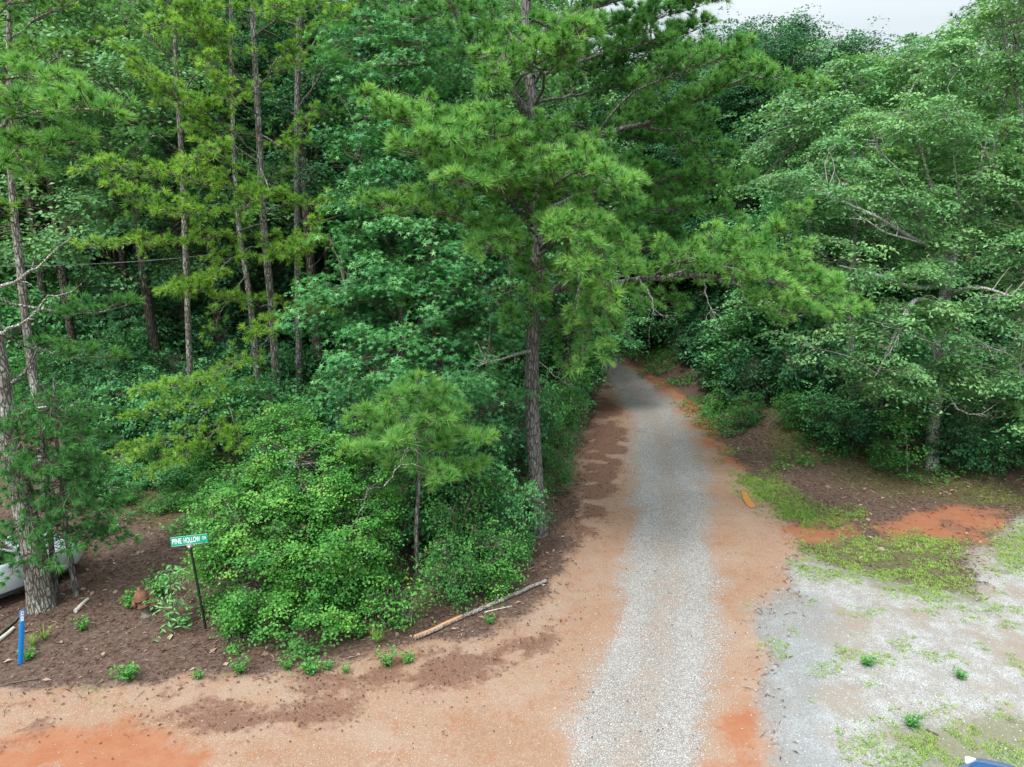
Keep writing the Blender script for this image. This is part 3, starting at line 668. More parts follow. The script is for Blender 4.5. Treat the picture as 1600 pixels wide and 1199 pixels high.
bare_pine('pine_tree', [g, P(467, 560, D), P(465, 400, D), P(464, 200, D), P(468, 0, D), P(470, -150, D)], .135, .09, 42, 'straight dark trunked pine rising between lime pine and sweetgum',
          [([P(466, 170, D), P(520, 90, D-.6), P(560, 40, D-1)], .05, 1.3, .45), ([P(466, 100, D), P(530, 20, D-.6), P(580, -30, D-1)], .05, 1.3, .45),
           ([P(468, 20, D), P(540, 0, D), P(600, 20, D)], .05, 1.3, .4), ([P(466, 210, D), P(500, 180, D-.6), P(545, 170, D-1)], .04, .9, .4),
           ([P(468, 0, D), P(430, -20, D), P(410, 20, D-.6)], .04, .9, .4)], 'bark', 'needle')
g = P(300, 700, 24); g[2] = hz(g[0], g[1]); D = g[1]
bare_pine('pine_tree', [g, P(296, 560, D), P(290, 400, D), P(284, 250, D), P(276, 120, D), P(270, -50, D)], .115, .06, 43, 'grey pine trunk standing behind the long lime sprays',
          [([P(276, 110, D), P(240, 60, D-.6), P(200, 30, D-1)], .05, 1.0, .5), ([P(278, 150, D), P(320, 100, D-.4), P(350, 60, D-.6)], .05, 1.0, .45),
           ([P(284, 240, D), P(240, 210, D-.6), P(215, 240, D-.6)], .04, .8, .4), ([P(274, 40, D), P(230, 0, D), P(190, 10, D)], .04, 1.0, .45)], 'bark_lichen', 'needle')
# two small pines in front of the veteran
for (bx, by, tops, sd, lab, n_) in [(88, 935, [(80, 850), (74, 760), (66, 680), (70, 610)], 51, 'thin young pine at the foot of the thick leaning pine', 18),
                                   (120, 930, [(108, 860), (98, 780), (88, 680), (84, 590)], 52, 'second thin young pine, on the side towards the street sign', 18)]:
    g = G(bx, by); D = g[1]
    s_ = Pine('young_pine', [g]+[P(a, b, D) for a, b in tops], .07, .02, bark='bark', needle='needle_soft', seed=sd, n=24, sides=8, label=lab, flare=.2, L=.18, K=36, width=.0075)
    for k in range(n_+8):
        f = .27+.71*k/(n_+8); i = int(f*23); p = s_.pts[i]; a = k*2.4+sd; l = (1.35-.75*f)
        s_.limb([p, p+np.array([cos(a)*l*.6, sin(a)*l*.6, .05]), p+np.array([cos(a)*l, sin(a)*l, -.05])], .014, .7, .12, .10, .45, f0=.15, up=.05, part=False)
    NT_.append(('sapling', s_.finish()))

_sp = G(321, 985); AVOID = [(_sp[0], _sp[1], .30), (_sp[0]*.975, _sp[1]*.975, .38), (_sp[0]*.94, _sp[1]*.94, .42), (_sp[0]*.90, _sp[1]*.90, .42)]   # space round the sign post
# ------------------------------------------------------------------ broadleaf trees
def blob(px, py, rx, ry, D, dz=None):
    c = P(px, py, D); m = ppm(c); return (c, np.array([rx/m, (dz if dz else (rx+ry)*.42/m), ry/m]))
def leafy(root, base, blobs, skel, dens, per, leafL, leafW, mat, rng, shape='kite', flat=.35, csize=.34, twig='twig', tint=.5, inner=.35, nodes=.12, name='crown', fold=.25, bottom=1.0, wood=True, bough=0.0, bz=.6):
    Cs = []; Os = []; TB = []
    for c, r in blobs:
        A = 4*pi*((r[0]*r[1])**1.6/3+(r[0]*r[2])**1.6/3+(r[1]*r[2])**1.6/3)**(1/1.6)
        n = max(4, int(A*dens)); d = rdir(rng, n)
        lump = 1+.30*(vnoise(d[:, 0]*2.2+c[0]*3, d[:, 2]*2.2+d[:, 1]*1.7+c[1]*3, 5)-.5)*2
        if bough > 0:
            nb = max(3, int(A/(bough*bough*2.0))); db = rdir(rng, nb); lb_ = 1+.30*(vnoise(db[:, 0]*2.2+c[0]*3, db[:, 2]*2.2+db[:, 1]*1.7+c[1]*3, 5)-.5)*2
            Bc = c+db*r*(rng.uniform(.72, 1.08, nb)*lb_)[:, None]; bi = rng.integers(0, nb, n); of = rdir(rng, n)*(rng.random(n)**.4)[:, None]*np.array([1, 1, bz])*bough*rng.uniform(.6, 1.15, nb)[bi][:, None]
            Cs.append(Bc[bi]+of); dd = unit(db[bi]*.5+unit(of)*.8+np.array([0, 0, .15])); Os.append(np.c_[dd, .9+.12*of[:, 2]/bough+.0*bi]); TB.append(rng.normal(0, .10, nb)[bi]); continue
        rad = np.where(rng.random(n) < inner, rng.uniform(.35, .85, n), rng.uniform(.82, 1.06, n))*lump
        Cs.append(c+d*r*rad[:, None]); Os.append(np.c_[d, rad]); TB.append(np.zeros(n))
    C = np.concatenate(Cs); O = np.concatenate(Os)
    TB = np.concatenate(TB); keep = C[:, 2] > height(C[:, 0], C[:, 1])+.10
    for ax_, ay_, ar_ in AVOID: keep &= np.hypot(C[:, 0]-ax_, C[:, 1]-ay_) > ar_
    C, O, TB = C[keep], O[keep], TB[keep]; n = len(C)
    acc = Acc()
    if wood:
        S = np.concatenate([catmull(s, 30) for s in skel]); nn = max(3, int(n*nodes)); idx = rng.choice(n, nn, replace=False); Nn = C[idx]*.8+blobs[0][0]*0+.2*C[idx]
        Npos = []
        for p in Nn:
            j = np.argmin(((S-p)**2).sum(1)+ .6*np.clip(S[:, 2]-p[2], 0, 9)); s0 = S[j]; e = p+(s0-p)*.22
            mid = (s0+e)/2+rng.normal(0, .12, 3)+np.array([0, 0, .08*np.linalg.norm(e-s0)]); L = np.linalg.norm(e-s0)
            q = catmull([s0, mid, e], 5); tube(acc, q, np.linspace(.008+.009*L, .006, 5), 4, .5, 0); Npos.append(e)
        Npos = np.array(Npos); d2 = ((C[:, None, :]-Npos[None])**2).sum(2) if n*nn < 4e6 else None
        if d2 is None:
            j = np.concatenate([((C[k:k+500, None, :]-Npos[None])**2).sum(2).argmin(1) for k in range(0, n, 500)])
        else: j = d2.argmin(1)
        E0 = Npos[j]; mid = (E0+C)/2+rng.normal(0, .05, (n, 3))
        segs(acc, E0, mid, .006, .004, .5, 0); segs(acc, mid, C, .004, .002, .5, 0)
    k = per; ci = np.repeat(np.arange(n), k); m = n*k
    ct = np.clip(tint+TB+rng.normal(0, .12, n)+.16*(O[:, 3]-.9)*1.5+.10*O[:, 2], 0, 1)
    off = rng.normal(size=(m, 3))*np.array([1, 1, flat])*csize*rng.uniform(.6, 1.2, n)[ci][:, None]
    tilt = unit(O[ci, :3]*.55+np.array([0, 0, 1.0])+rng.normal(0, .12, (n, 3))[ci])
    off = off-tilt*(off*tilt).sum(1)[:, None]*(1-flat)
    off[:, 2] -= .35*csize*((off[:, :2]**2).sum(1)/csize**2)*.5
    Np = unit(tilt+rng.normal(0, .38, (m, 3)))
    leaves(acc, C[ci]+off, Np, leafL*rng.uniform(.65, 1.2, m), leafW*rng.uniform(.7, 1.2, m), rng, ct[ci], 1, shape, fold)
    o = acc.build(name, [M[twig], M[mat]], root, base); tag(o, kind='stuff'); return m
def trunk_part(root, base, ctrl, r0, r1, bark, seed, name='trunk', sides=10, n=26, flare=.3, rough=.08):
    pts = catmull(ctrl, n); a = Acc(); h = pts[:, 2]-base[2]
    tube(a, pts, (r0+(r1-r0)*np.linspace(0, 1, n))*(1+flare*np.exp(-np.clip(h, 0, 99)/.35)), sides, .5, 0, rough, seed)
    return a.build(name, [M[bark]], root, base)

# sweetgum behind the young pine
rng = np.random.default_rng(61)
gb = P(690, 800, 19.6); gb[2] = hz(gb[0], gb[1])-.1
gum = empty('sweetgum_tree', gb, 'tall sweetgum with blue green star leaves left of the roadside pine', 'tree')
gs = [[gb, P(685, 600, 20), P(678, 400, 20.4), P(670, 200, 21), P(650, -30, 21.5)]]
trunk_part(gum, gb, gs[0], .15, .05, 'bark_far', 3)
for c in ([P(682, 560, 20), P(620, 500, 19.4), P(540, 450, 19)], [P(682, 540, 20), P(740, 490, 19.4), P(800, 450, 19)], [P(676, 380, 20.4), P(610, 300, 20), P(560, 250, 20)], [P(688, 640, 20), P(630, 600, 18.6), P(560, 570, 18)]):
    gs.append(c); trunk_part(gum, gb, c, .05, .015, 'bark_far', 4, 'limb', 6, 12, 0)
GB = [blob(640, 120, 100, 85, 21), blob(700, 60, 90, 80, 22), blob(580, 60, 70, 70, 22), blob(640, 270, 110, 80, 20.6), blob(580, 250, 60, 60, 19.8), blob(650, 390, 120, 60, 19.8), blob(650, 470, 130, 80, 19), blob(560, 440, 75, 60, 18.8),
      blob(765, 480, 75, 70, 19.3), blob(600, 560, 95, 55, 17.8), blob(700, 580, 95, 50, 17.6), blob(808, 480, 34, 34, 17.5), blob(500, 480, 55, 50, 19.5), blob(540, 350, 50, 60, 20.6), blob(760, 380, 60, 60, 20.2), blob(680, 700, 120, 60, 17.6), blob(770, 650, 60, 60, 18)]
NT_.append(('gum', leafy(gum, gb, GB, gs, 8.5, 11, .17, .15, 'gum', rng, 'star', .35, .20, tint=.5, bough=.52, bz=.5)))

# bright bush by the sign
rng = np.random.default_rng(62)
mb = G(450, 985); 
bush = empty('leafy_bush', mb, 'big bright green bush at the road corner behind the street sign', 'bush')
ms = [[mb, P(440, 850, 14.2), P(470, 720, 15)], [mb+np.array([.2, .2, 0]), P(520, 860, 14.8), P(570, 800, 15)], [mb+np.array([-.2, .1, 0]), P(380, 880, 13.8), P(330, 820, 14)], [mb+np.array([-.1, .25, 0]), P(400, 780, 15), P(420, 680, 15.6)]]
for k, c in enumerate(ms): trunk_part(bush, mb, c, .05, .02, 'bark_far', 7+k, 'stem', 6, 10, .1)
MBL = [blob(470, 730, 90, 75, 15.2), blob(400, 810, 90, 80, 14.4), blob(540, 770, 75, 75, 15.3), blob(500, 860, 110, 90, 14.3), blob(350, 815, 52, 55, 14.4), blob(400, 900, 95, 75, 13.6), blob(392, 975, 58, 40, 13.4), blob(338, 900, 40, 62, 14.3), blob(350, 1000, 44, 24, 12.95), blob(325, 1005, 30, 18, 12.75),
       blob(450, 955, 110, 60, 13.3), blob(565, 890, 42, 65, 14.7), blob(545, 960, 45, 38, 13.9), blob(440, 675, 50, 40, 15.8), blob(520, 690, 50, 45, 15.8), blob(585, 800, 34, 45, 15.2), blob(510, 900, 80, 80, 14.0), blob(590, 940, 34, 50, 14.3), blob(480, 800, 80, 70, 14.8)]
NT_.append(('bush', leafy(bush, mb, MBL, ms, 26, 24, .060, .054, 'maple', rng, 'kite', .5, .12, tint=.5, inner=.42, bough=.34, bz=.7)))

for k, (x0, y0, x1, y1) in enumerate([(470, 760, 440, 690), (545, 830, 575, 760), (400, 850, 350, 790), (600, 760, 640, 690), (520, 930, 560, 870)]):
    dead_limb(bush, mb, [P(x0, y0, 14.0), P((x0+x1)/2+6, (y0+y1)/2, 13.6), P(x1, y1, 13.5)], .012, 90+k, 'bark_oak', 4)

# ------------------------------------------------------------------ oaks on the right
def oak(name, base, skel, blobs, label, mat, dens, per, lL, lW, seed, bough=.75, bz=.36, bark='bark_oak', r0=.2, k1=.6, cs=.3, tint=.5, group=None, flat=.22, twig='twig_pale', cat='tree'):
    rng = np.random.default_rng(seed); root = empty(name, base, label, cat, group)
    for k, c in enumerate(skel):
        trunk_part(root, base, c, r0 if k == 0 else r0*.45, r0*k1 if k == 0 else .02, bark, seed+k, 'trunk' if k == 0 else 'limb', 10 if k == 0 else 7, 24, .3 if k == 0 else 0)
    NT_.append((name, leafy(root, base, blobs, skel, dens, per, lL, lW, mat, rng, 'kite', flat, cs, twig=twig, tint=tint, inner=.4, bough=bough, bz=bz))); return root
g = G(1455, 728); D = g[1]
oak1_base, oak1_D = g, D
oak1 = oak('oak_tree', g, [[g-np.array([0, 0, .2]), P(1462, 620, D), P(1470, 520, D), P(1480, 440, D), P(1492, 385, D)],
    [P(1492, 385, D), P(1465, 330, D-.2), P(1440, 240, D-.3), P(1415, 170, D-.3)], [P(1492, 385, D), P(1540, 300, D), P(1560, 200, D), P(1580, 120, D)],
    [P(1490, 395, D), P(1440, 380, D-1), P(1370, 340, D-1.8), P(1290, 305, D-2.4), P(1245, 285, D-2.8)],
    [P(1480, 440, D), P(1430, 450, D-1.4), P(1370, 430, D-2.4), P(1310, 415, D-3)],
    [P(1475, 480, D), P(1430, 470, D-2), P(1400, 520, D-2.8), P(1370, 585, D-3)], [P(1476, 460, D), P(1530, 450, D-1.4), P(1600, 470, D-2.4)],
    [P(1490, 390, D), P(1500, 330, D-.6), P(1490, 250, D-1)]],
    [blob(1270, 285, 75, 28, D-2.6), blob(1350, 310, 90, 34, D-1.8), blob(1330, 240, 70, 34, D-1), blob(1440, 290, 90, 45, D-1), blob(1520, 300, 90, 50, D), blob(1420, 200, 90, 50, D), blob(1520, 200, 90, 50, D+.5),
     blob(1340, 420, 100, 30, D-2.6), blob(1450, 400, 70, 36, D-1), blob(1560, 380, 90, 40, D-1), blob(1400, 500, 110, 40, D-2), blob(1540, 480, 110, 50, D-1.6), blob(1300, 540, 90, 34, D-2.4), blob(1420, 590, 110, 36, D-1.6), blob(1570, 570, 90, 44, D-1.4), blob(1250, 430, 50, 26, D-2)],
    'spreading oak with lichen pale forked trunk at the right edge of the clearing', 'oak', 4.6, 30, .155, .075, 71, r0=.21, k1=.75, tint=.6)
g = P(1660, 740, 22.5); g[2] = hz(g[0], g[1]); D = g[1]
oak('oak_tree', g, [[g-np.array([0, 0, .2]), P(1650, 600, D), P(1635, 420, D), P(1600, 200, D), P(1570, 60, D), P(1560, -60, D)], [P(1600, 420, D), P(1660, 300, D), P(1700, 200, D)], [P(1598, 330, D), P(1540, 240, D-.6), P(1500, 180, D-1)]],
    [blob(1560, 60, 80, 55, D), blob(1590, 160, 70, 60, D), blob(1650, 260, 80, 80, D), blob(1600, 640, 80, 50, D-1.4), blob(1640, 420, 80, 80, D), blob(1500, 90, 60, 40, D), blob(1620, -30, 90, 70, D), blob(1490, 190, 60, 40, D-1), blob(1540, 240, 50, 30, D-.6)],
    'tall light oak cut by the right edge of the view', 'oak', 4.8, 28, .15, .075, 72, r0=.13, k1=.12, tint=.6)
g = G(1340, 640); D = 28.
g = np.array([P(1330, 600, D)[0], D, 0]); g[2] = hz(g[0], g[1])
oak('oak_tree', g, [[g-np.array([0, 0, .2]), P(1330, 480, D), P(1335, 300, D), P(1325, 190, D), P(1322, 130, D)], [P(1335, 300, D), P(1260, 220, D-1), P(1220, 160, D-1)], [P(1333, 260, D), P(1400, 180, D-1), P(1440, 110, D-1)]],
    [blob(1250, 190, 80, 50, D-1), blob(1320, 130, 80, 45, D), blob(1400, 130, 80, 50, D), blob(1200, 270, 60, 50, D-1), blob(1300, 220, 90, 50, D-1), blob(1450, 80, 60, 40, D), blob(1290, 370, 100, 50, D), blob(1400, 330, 90, 50, D), blob(1230, 450, 70, 50, D)],
    'rounded mid green tree behind the spreading oak', 'oak', 4.4, 24, .16, .10, 73, r0=.17, k1=.15, tint=.5, flat=.4)
for (cx, ty, seed, lab, rx) in [(1255, 65, 74, 'far tree with billowing top against the sky, beside the pine', 75), (1160, 60, 75, 'far pale tree top showing just beyond the pine arm', 55), (1345, 75, 76, 'far tree with lobed top in the middle of the sky gap', 62)]:
    D = 40.+(seed-74)*2; g = np.array([P(cx, 400, D)[0], D, 0]); g[2] = hz(g[0], g[1])
    oak('broadleaf_tree', g, [[g-np.array([0, 0, .2]), P(cx, 400, D), P(cx-5, 200, D), P(cx, ty+30, D)], [P(cx-5, 220, D), P(cx-50, 150, D), P(cx-60, 110, D)], [P(cx-3, 240, D), P(cx+40, 160, D), P(cx+55, 130, D)]],
        [blob(cx, ty+35, rx*.55, 32, D), blob(cx-rx*.7, ty+70, rx*.5, 34, D), blob(cx+rx*.7, ty+65, rx*.5, 34, D), blob(cx, ty+100, rx, 45, D), blob(cx, ty+190, rx*1.1, 60, D), blob(cx, ty+300, rx*1.2, 70, D)],
        lab, 'oak', 3.2, 24, .19, .12, seed, r0=.22, k1=.15, bough=1.1, bz=.7, cs=.38, tint=.45, flat=.5, twig='twig')

D = 31.; g = np.array([3.4, D, 0.]); g[2] = hz(3.4, D)
oak('broadleaf_tree', g, [[g-np.array([0, 0, .2]), P(910, 560, D), P(915, 480, D), P(920, 400, D)], [P(912, 520, D), P(950, 500, D), P(975, 510, D)]],
    [blob(950, 530, 38, 30, D), blob(925, 480, 40, 40, D), blob(975, 505, 28, 28, D+1), blob(900, 420, 50, 50, D), blob(945, 560, 26, 20, D), blob(905, 600, 24, 50, D), blob(985, 470, 25, 25, D+2)],
    'slender broadleaf tree leaning over the inside of the road bend', 'gum', 6.5, 20, .11, .09, 79, r0=.1, k1=.3, tint=.5, flat=.45, cs=.25, twig='twig')

# ------------------------------------------------------------------ forest behind: shared kinds
def proto_broad(name, seed, h, mat, label, n_l=7):
    rng = np.random.default_rng(seed); base = np.array([0, 0, 0.]); root = empty(name, base, label, 'tree')
    skel = [[np.array([0, 0, -.3]), np.array([.2, .1, h*.35]), np.array([-.1, .2, h*.7]), np.array([.1, 0, h*.95])]]
    blobs = []
    for k in range(n_l):
        a = k*2.4+seed; z = h*(.30+.62*k/n_l); l = h*.19*(1.25-.6*k/n_l); e = np.array([cos(a)*l, sin(a)*l, z+h*.07])
        skel.append([np.array([0, 0, z-h*.06]), e*.5+np.array([0, 0, z*.5]), e]); blobs.append((e, np.array([h*.115, h*.115, h*.07])*rng.uniform(.8, 1.25)))
    blobs.append((np.array([0, 0, h*.93]), np.array([h*.11, h*.11, h*.07])))
    blobs.append((np.array([0, 0, h*.6]), np.array([h*.15, h*.15, h*.28])))
    for k, c in enumerate(skel[:4]): trunk_part(root, base, c, .2 if k == 0 else .07, .07 if k == 0 else .02, 'bark_far', seed, 'trunk' if k == 0 else 'limb', 7, 14, .2)
    leafy(root, base, blobs, skel, 2.5, 26, .165, .12, mat, rng, 'kite', .5, .36, bough=1.0, bz=.6, tint=.5, nodes=.08); return root
def proto_pine(name, seed, h, mat, label):
    p = Pine(name, [np.array([0, 0, -.1]), np.array([.1, 0, h*.4]), np.array([-.1, .1, h*.8]), np.array([0, 0, h])], .2, .05, bark='bark_far', needle=mat, seed=seed, label=label, n=30, sides=8, L=.3, K=18, width=.016)
    for k in range(34):
        z = h*(.30+.68*k/34); a = k*2.39; l = 3.4*(1.1-.8*k/34)*p.rng.uniform(.75, 1.15); b, r = p.at_z(z)
        p.limb([b, b+np.array([cos(a)*l*.5, sin(a)*l*.5, .15*l]), b+np.array([cos(a)*l, sin(a)*l, .22*l])], .04, 1.3, .34, .30, .45, f0=.3, part=False)
    NT_.append((name, p.finish())); return p.root
B1 = proto_broad('broadleaf_tree', 81, 19, 'deep', 'tree'); B2 = proto_broad('broadleaf_tree', 82, 17, 'oak', 'tree', 8); B3 = proto_broad('broadleaf_tree', 83, 11, 'gum', 'tree', 6)
P1 = proto_pine('pine_tree', 84, 22, 'needle_dark', 'tree'); P2 = proto_pine('pine_tree', 85, 19, 'needle', 'tree')
used = set()
def where(x, y):
    px = 800+x/y*1080; row = 'front row' if y < 36 else ('middle rows' if y < 50 else 'deepest rows')
    lm = 'left of the old leaning pine' if px < 60 else 'behind the old leaning pine' if px < 240 else 'behind the lime sprayed pines' if px < 500 else 'behind the sweetgum' if px < 760 else 'behind the roadside pine' if px < 930 else 'over the road bend' if px < 1110 else 'above the right bank' if px < 1300 else 'behind the spreading oak' if px < 1500 else 'by the right edge'
    return lm+', in the '+row
def place(proto, x, y, rz, s, label, group):
    label = {id(B1): 'dark broadleaf tree', id(B2): 'paler leafy tree', id(B3): 'short bluish green tree', id(P1): 'tall dark pine', id(P2): 'lighter green pine'}[id(proto)]+' '+where(x, y)
    z = hz(x, y)-.1
    if id(proto) in used: return copy_tree(proto, (x, y, z), rz, s, label, group)
    used.add(id(proto)); proto.location = (x, y, z); proto.rotation_euler = (0, 0, rz); proto.scale = (s, s, s); proto['label'] = label; proto['group'] = group
    return proto
R = random.Random(4)
def clear(x, y, m):
    return min(float(sdist(ROAD, np.array([x]), np.array([y]))[0]), float(sdist(LOT, np.array([x]), np.array([y]))[0])) > m
LAB = {'BL': 'dark broadleaf tree in the deep woods on the left', 'PL': 'tall dark pine in the deep woods on the left', 'BR': 'leafy tree in the woods behind the oak on the right',
       'PR': 'tall pine in the woods right of the road', 'BC': 'dark tree closing the view beyond the road bend', 'PC': 'pine closing the view beyond the road bend'}
cnt = 0
for iy in range(12):
    for ix in range(30):
        y = 25+iy*4.6+R.uniform(-1.5, 1.5); x = -52+ix*4.2+R.uniform(-1.6, 1.6)+(2 if iy % 2 else 0)
        if abs(x) > y*.78+6: continue
        left = x < (3 if y < 46 else -4); side = 'L' if left else ('R' if x > 11 and y < 60 else 'C')
        if not clear(x, y, 2.6): continue
        if side == 'L' and y < 27: continue
        if side == 'C' and y < 46: continue
        if side == 'R' and y < 29: continue
        if y > 62 and R.random() < .35: continue
        pine = R.random() < (.62 if side == 'L' and x < -3 else .3)
        s = R.uniform(.85, 1.2)
        if side == 'R':
            px = 800+x*FPX/(y+1); 
            if x/y > .22 and x/y < .60: s *= .78; pine = pine and R.random() < .2
            if x/y > .22 and x/y < .60 and y > 50: s *= .9
        if side == 'C' and x/y > .2: s *= .8; pine = False
        pr = (P1 if R.random() < .6 else P2) if pine else R.choice([B1, B1, B2, B3] if side != 'R' else [B1, B2, B2, B3])
        if side == 'L' and not pine and y > 40: pr = R.choice([B1, B2]); s *= 1.15
        place(pr, x, y, R.uniform(0, 6.28), s, LAB[('P' if pine else 'B')+side], {'L': 'trees deep in the left woods', 'R': 'trees in the right woods', 'C': 'trees beyond the road bend'}[side]); cnt += 1
for x, y, pr, s in [(9.6, 45, B1, .85), (8.6, 49, B1, .9), (12.5, 39.5, B1, .85), (16, 43, B1, .9), (16, 47, B1, .95), (11.2, 42, B1, .8), (13, 46, B1, .95), (10.8, 49, B1, .9), (7.2, 53.5, B1, .95), (3, 57, B1, .95), (14.5, 50, B1, .95), (-.5, 48, B1, .9), (0, 44, B1, .8), (9, 56, P1, .85), (2, 58.5, B3, 1.2), (6.5, 54, B3, 1.0), (9.5, 51.5, B1, .8), (12.5, 49, B3, 1.0), (-3, 60, B1, .9), (5, 61, B2, .9), (10, 57, B2, .85), (-8, 60, B3, 1.3), (13.5, 44, B3, .9), (14, 39, B3, .8), (1.5, 43.5, B3, .75), (-.5, 40.5, B3, .7), (.3, 36.5, B3, .6), (.6, 32.5, B3, .55)]:
    place(pr, x, y, R.uniform(0, 6.28), s, LAB['BC'], 'trees beyond the road bend')

# ------------------------------------------------------------------ shrubs
def proto_shrub(seed, mat, rx, rzz, dens=13, per=11, lL=.08, lW=.055, name='shrub'):
    rng = np.random.default_rng(seed); base = np.zeros(3); root = empty(name, base, 'shrub', 'shrub')
    blobs = [(np.array([0, 0, rzz*.8]), np.array([rx*.75, rx*.75, rzz*.8]))]
    for k in range(6):
        a = k*1.05+seed; blobs.append((np.array([cos(a)*rx*.55, sin(a)*rx*.55, rzz*rng.uniform(.5, 1.15)]), np.array([rx*.42, rx*.42, rzz*.42])*rng.uniform(.8, 1.2)))
    skel = [[np.array([0, 0, -.2]), np.array([cos(a)*rx*.2, sin(a)*rx*.2, rzz*.5]), np.array([cos(a)*rx*.5, sin(a)*rx*.5, rzz*1.1])] for a in (.3, 1.6, 2.9, 4.2, 5.5)]
    st = Acc()
    for c in skel: tube(st, catmull(c, 6), np.linspace(.025, .01, 6), 5, .5, 0)
    st.build('stem', [M['twig']], root, base)
    # lift above ground: proto stands at z=0 but height() of the origin may differ
    leafy_free(root, base, blobs, skel, dens, per, lL, lW, mat, rng); return root
def leafy_free(root, base, blobs, skel, dens, per, lL, lW, mat, rng):
    global height
    h0 = height; height = lambda x, y: 0*np.asarray(x)-.1
    leafy(root, base, blobs, skel, dens, per, lL, lW, mat, rng, 'kite', .45, .15, tint=.5, inner=.3, nodes=.06, bough=.30, bz=.8)
    height = h0
S1 = proto_shrub(91, 'hedge', 1.0, 1.0); S2 = proto_shrub(92, 'hedge', .8, 1.3); S3 = proto_shrub(93, 'gum', 1.3, 1.2, 9, 10, .11, .08); S4 = proto_shrub(94, 'deep', 1.5, 1.4, 7, 12, .13, .09); S5 = proto_shrub(95, 'maple', .7, .7)
def put(proto, px, py, s, label, group, D=None, sz=None):
    p = G(px, py) if D is None else P(px, py, D)
    if D is not None: p[2] = hz(p[0], p[1])
    rz = R.uniform(0, 6.28)
    if id(proto) in used: return copy_tree(proto, p, rz, s, label, group, sz)
    used.add(id(proto)); proto.location = tuple(float(v) for v in p); proto.rotation_euler = (0, 0, rz); proto.scale = (s, s, sz or s); proto['label'] = label; proto['group'] = group; return proto
gL = 'shrubs of the thicket along the road'
for a in [(S5, 618, 980, .95, 'low yellow green shrub just behind the left end of the fallen pole', None, 1.1), (S1, 705, 942, .8, 'green shrub behind the middle of the fallen pole', None, 1.0), (S2, 708, 905, .8, 'upright shrub right of the young pine stem', None, 1.2),
          (S1, 770, 905, .85, 'green shrub behind the right half of the fallen pole', None, .9), (S5, 775, 925, .8, 'small yellowish shrub touching the fallen pole', None, .7), (S2, 745, 870, 1.0, 'tall shrub between young pine and roadside pine', None, 1.3), (S3, 800, 860, .7, 'blue green shrub left of the roadside pine foot', None, 1.1),
          (S1, 590, 925, .6, 'shrub filling the gap between bright bush and young pine', None, 1.1), (S3, 655, 860, .8, 'dark shrub at the back of the young pine', None, 1.3), (S3, 720, 830, 1.0, 'dark green shrub in the shade of the sweetgum', None, 1.5),
          (S2, 868, 775, .7, 'shrub just right of the roadside pine trunk', None, 1.0), (S1, 862, 730, .9, 'bushy shrub on the road edge by the roadside pine', None, 1.2), (S1, 880, 690, .9, 'roadside shrub halfway to the bend on the left', None, 1.5), (S2, 892, 665, 1.0, 'upright roadside shrub before the bend', None, 1.5),
          (S1, 897, 640, 1.1, 'dense roadside shrub closing in near the bend', None, 1.9), (S4, 900, 615, .9, 'dark roadside shrub at the start of the bend', None, 2.0), (S4, 908, 595, 1.0, 'dark shrub hiding the inside of the road bend', None, 2.4), (S3, 905, 605, 1.0, 'blue green shrub overhanging the inside of the bend', None, 2.8),
          (S3, 822, 720, .9, 'shrub behind the roadside pine trunk on the left', None, 1.6), (S1, 830, 800, .6, 'small shrub at the foot of the roadside pine', None, .7), (S4, 600, 850, .5, 'dark low shrub hidden behind the bare pine stem', None, .6), (S4, 680, 840, .6, 'dark shrub right behind the bare pine stem', None, .8), (S4, 560, 830, .6, 'dark shrub behind the right side of the bright bush', None, .8), (S1, 800, 875, .6, 'low shrub above the right end of the fallen pole', None, .6), (S4, 750, 880, .5, 'dark low shrub in the middle of the thicket', None, .6)]:
    put(a[0], a[1], a[2], a[3], a[4], gL, a[5], a[6])
for a in [(290, 705, 1.0, 2.2, 'tall bushy growth round the grey pine trunk behind the lime sprays'), (225, 690, .9, 1.7, 'tall bushy growth left of the grey pine trunk'), (345, 705, 1.0, 2.0, 'tall bushy growth between the grey trunk and the lime pine'),
          (395, 715, 1.0, 2.0, 'tall bushy growth at the foot of the lime pine'), (455, 720, 1.0, 2.3, 'tall bushy growth right of the lime pine foot'), (510, 740, 1.0, 2.2, 'tall bushy growth between lime pine and sweetgum'), (160, 680, .9, 1.5, 'bushy growth behind the two thin young pines')]:
    put(S3, a[0], a[1], a[2]*1.25, a[4], 'tall growth under the pines on the left', None, min(1.6, a[3]*.75))
gR = 'shrubs on the bank right of the road'
for a in [(S1, 1165, 668, .75, 'light green shrub on the cut bank right of the road', .9), (S5, 1128, 640, .9, 'yellow green shrub low on the bank nearest the road', .9), (S1, 1235, 668, .8, 'shrub in the middle of the right bank', .9), (S3, 1290, 690, .9, 'blue green shrub on the right bank top', 1.0),
          (S4, 1330, 705, .7, 'dark shrub left of the thin sapling', .9), (S1, 1380, 735, .6, 'low shrub at the foot of the thin sapling', .7), (S4, 1490, 735, .7, 'dark shrub under the spreading oak', 1.0), (S3, 1540, 738, .7, 'blue green shrub on the clearing edge under the oak', .8),
          (S4, 1590, 735, .8, 'dark shrub cut by the right edge', 1.1), (S4, 1440, 710, .7, 'dark shrub behind the oak trunk', 1.3), (S1, 1490, 700, .8, 'green shrub in the gap right of the oak trunk', 1.4), (S4, 1200, 630, .9, 'dark shrub high on the bank', 1.2), (S4, 1110, 610, .5, 'dark low shrub beside the road before the bend', .6),
          (S4, 1260, 640, 1.1, 'large dark shrub at the top of the bank', 1.6), (S4, 1360, 680, .9, 'dark shrub deep behind the thin sapling', 1.5), (S4, 1570, 700, 1.0, 'dark shrub deep under the right oak', 1.7)]:
    put(a[0], a[1], a[2], a[3], a[4], gR, None, a[5])
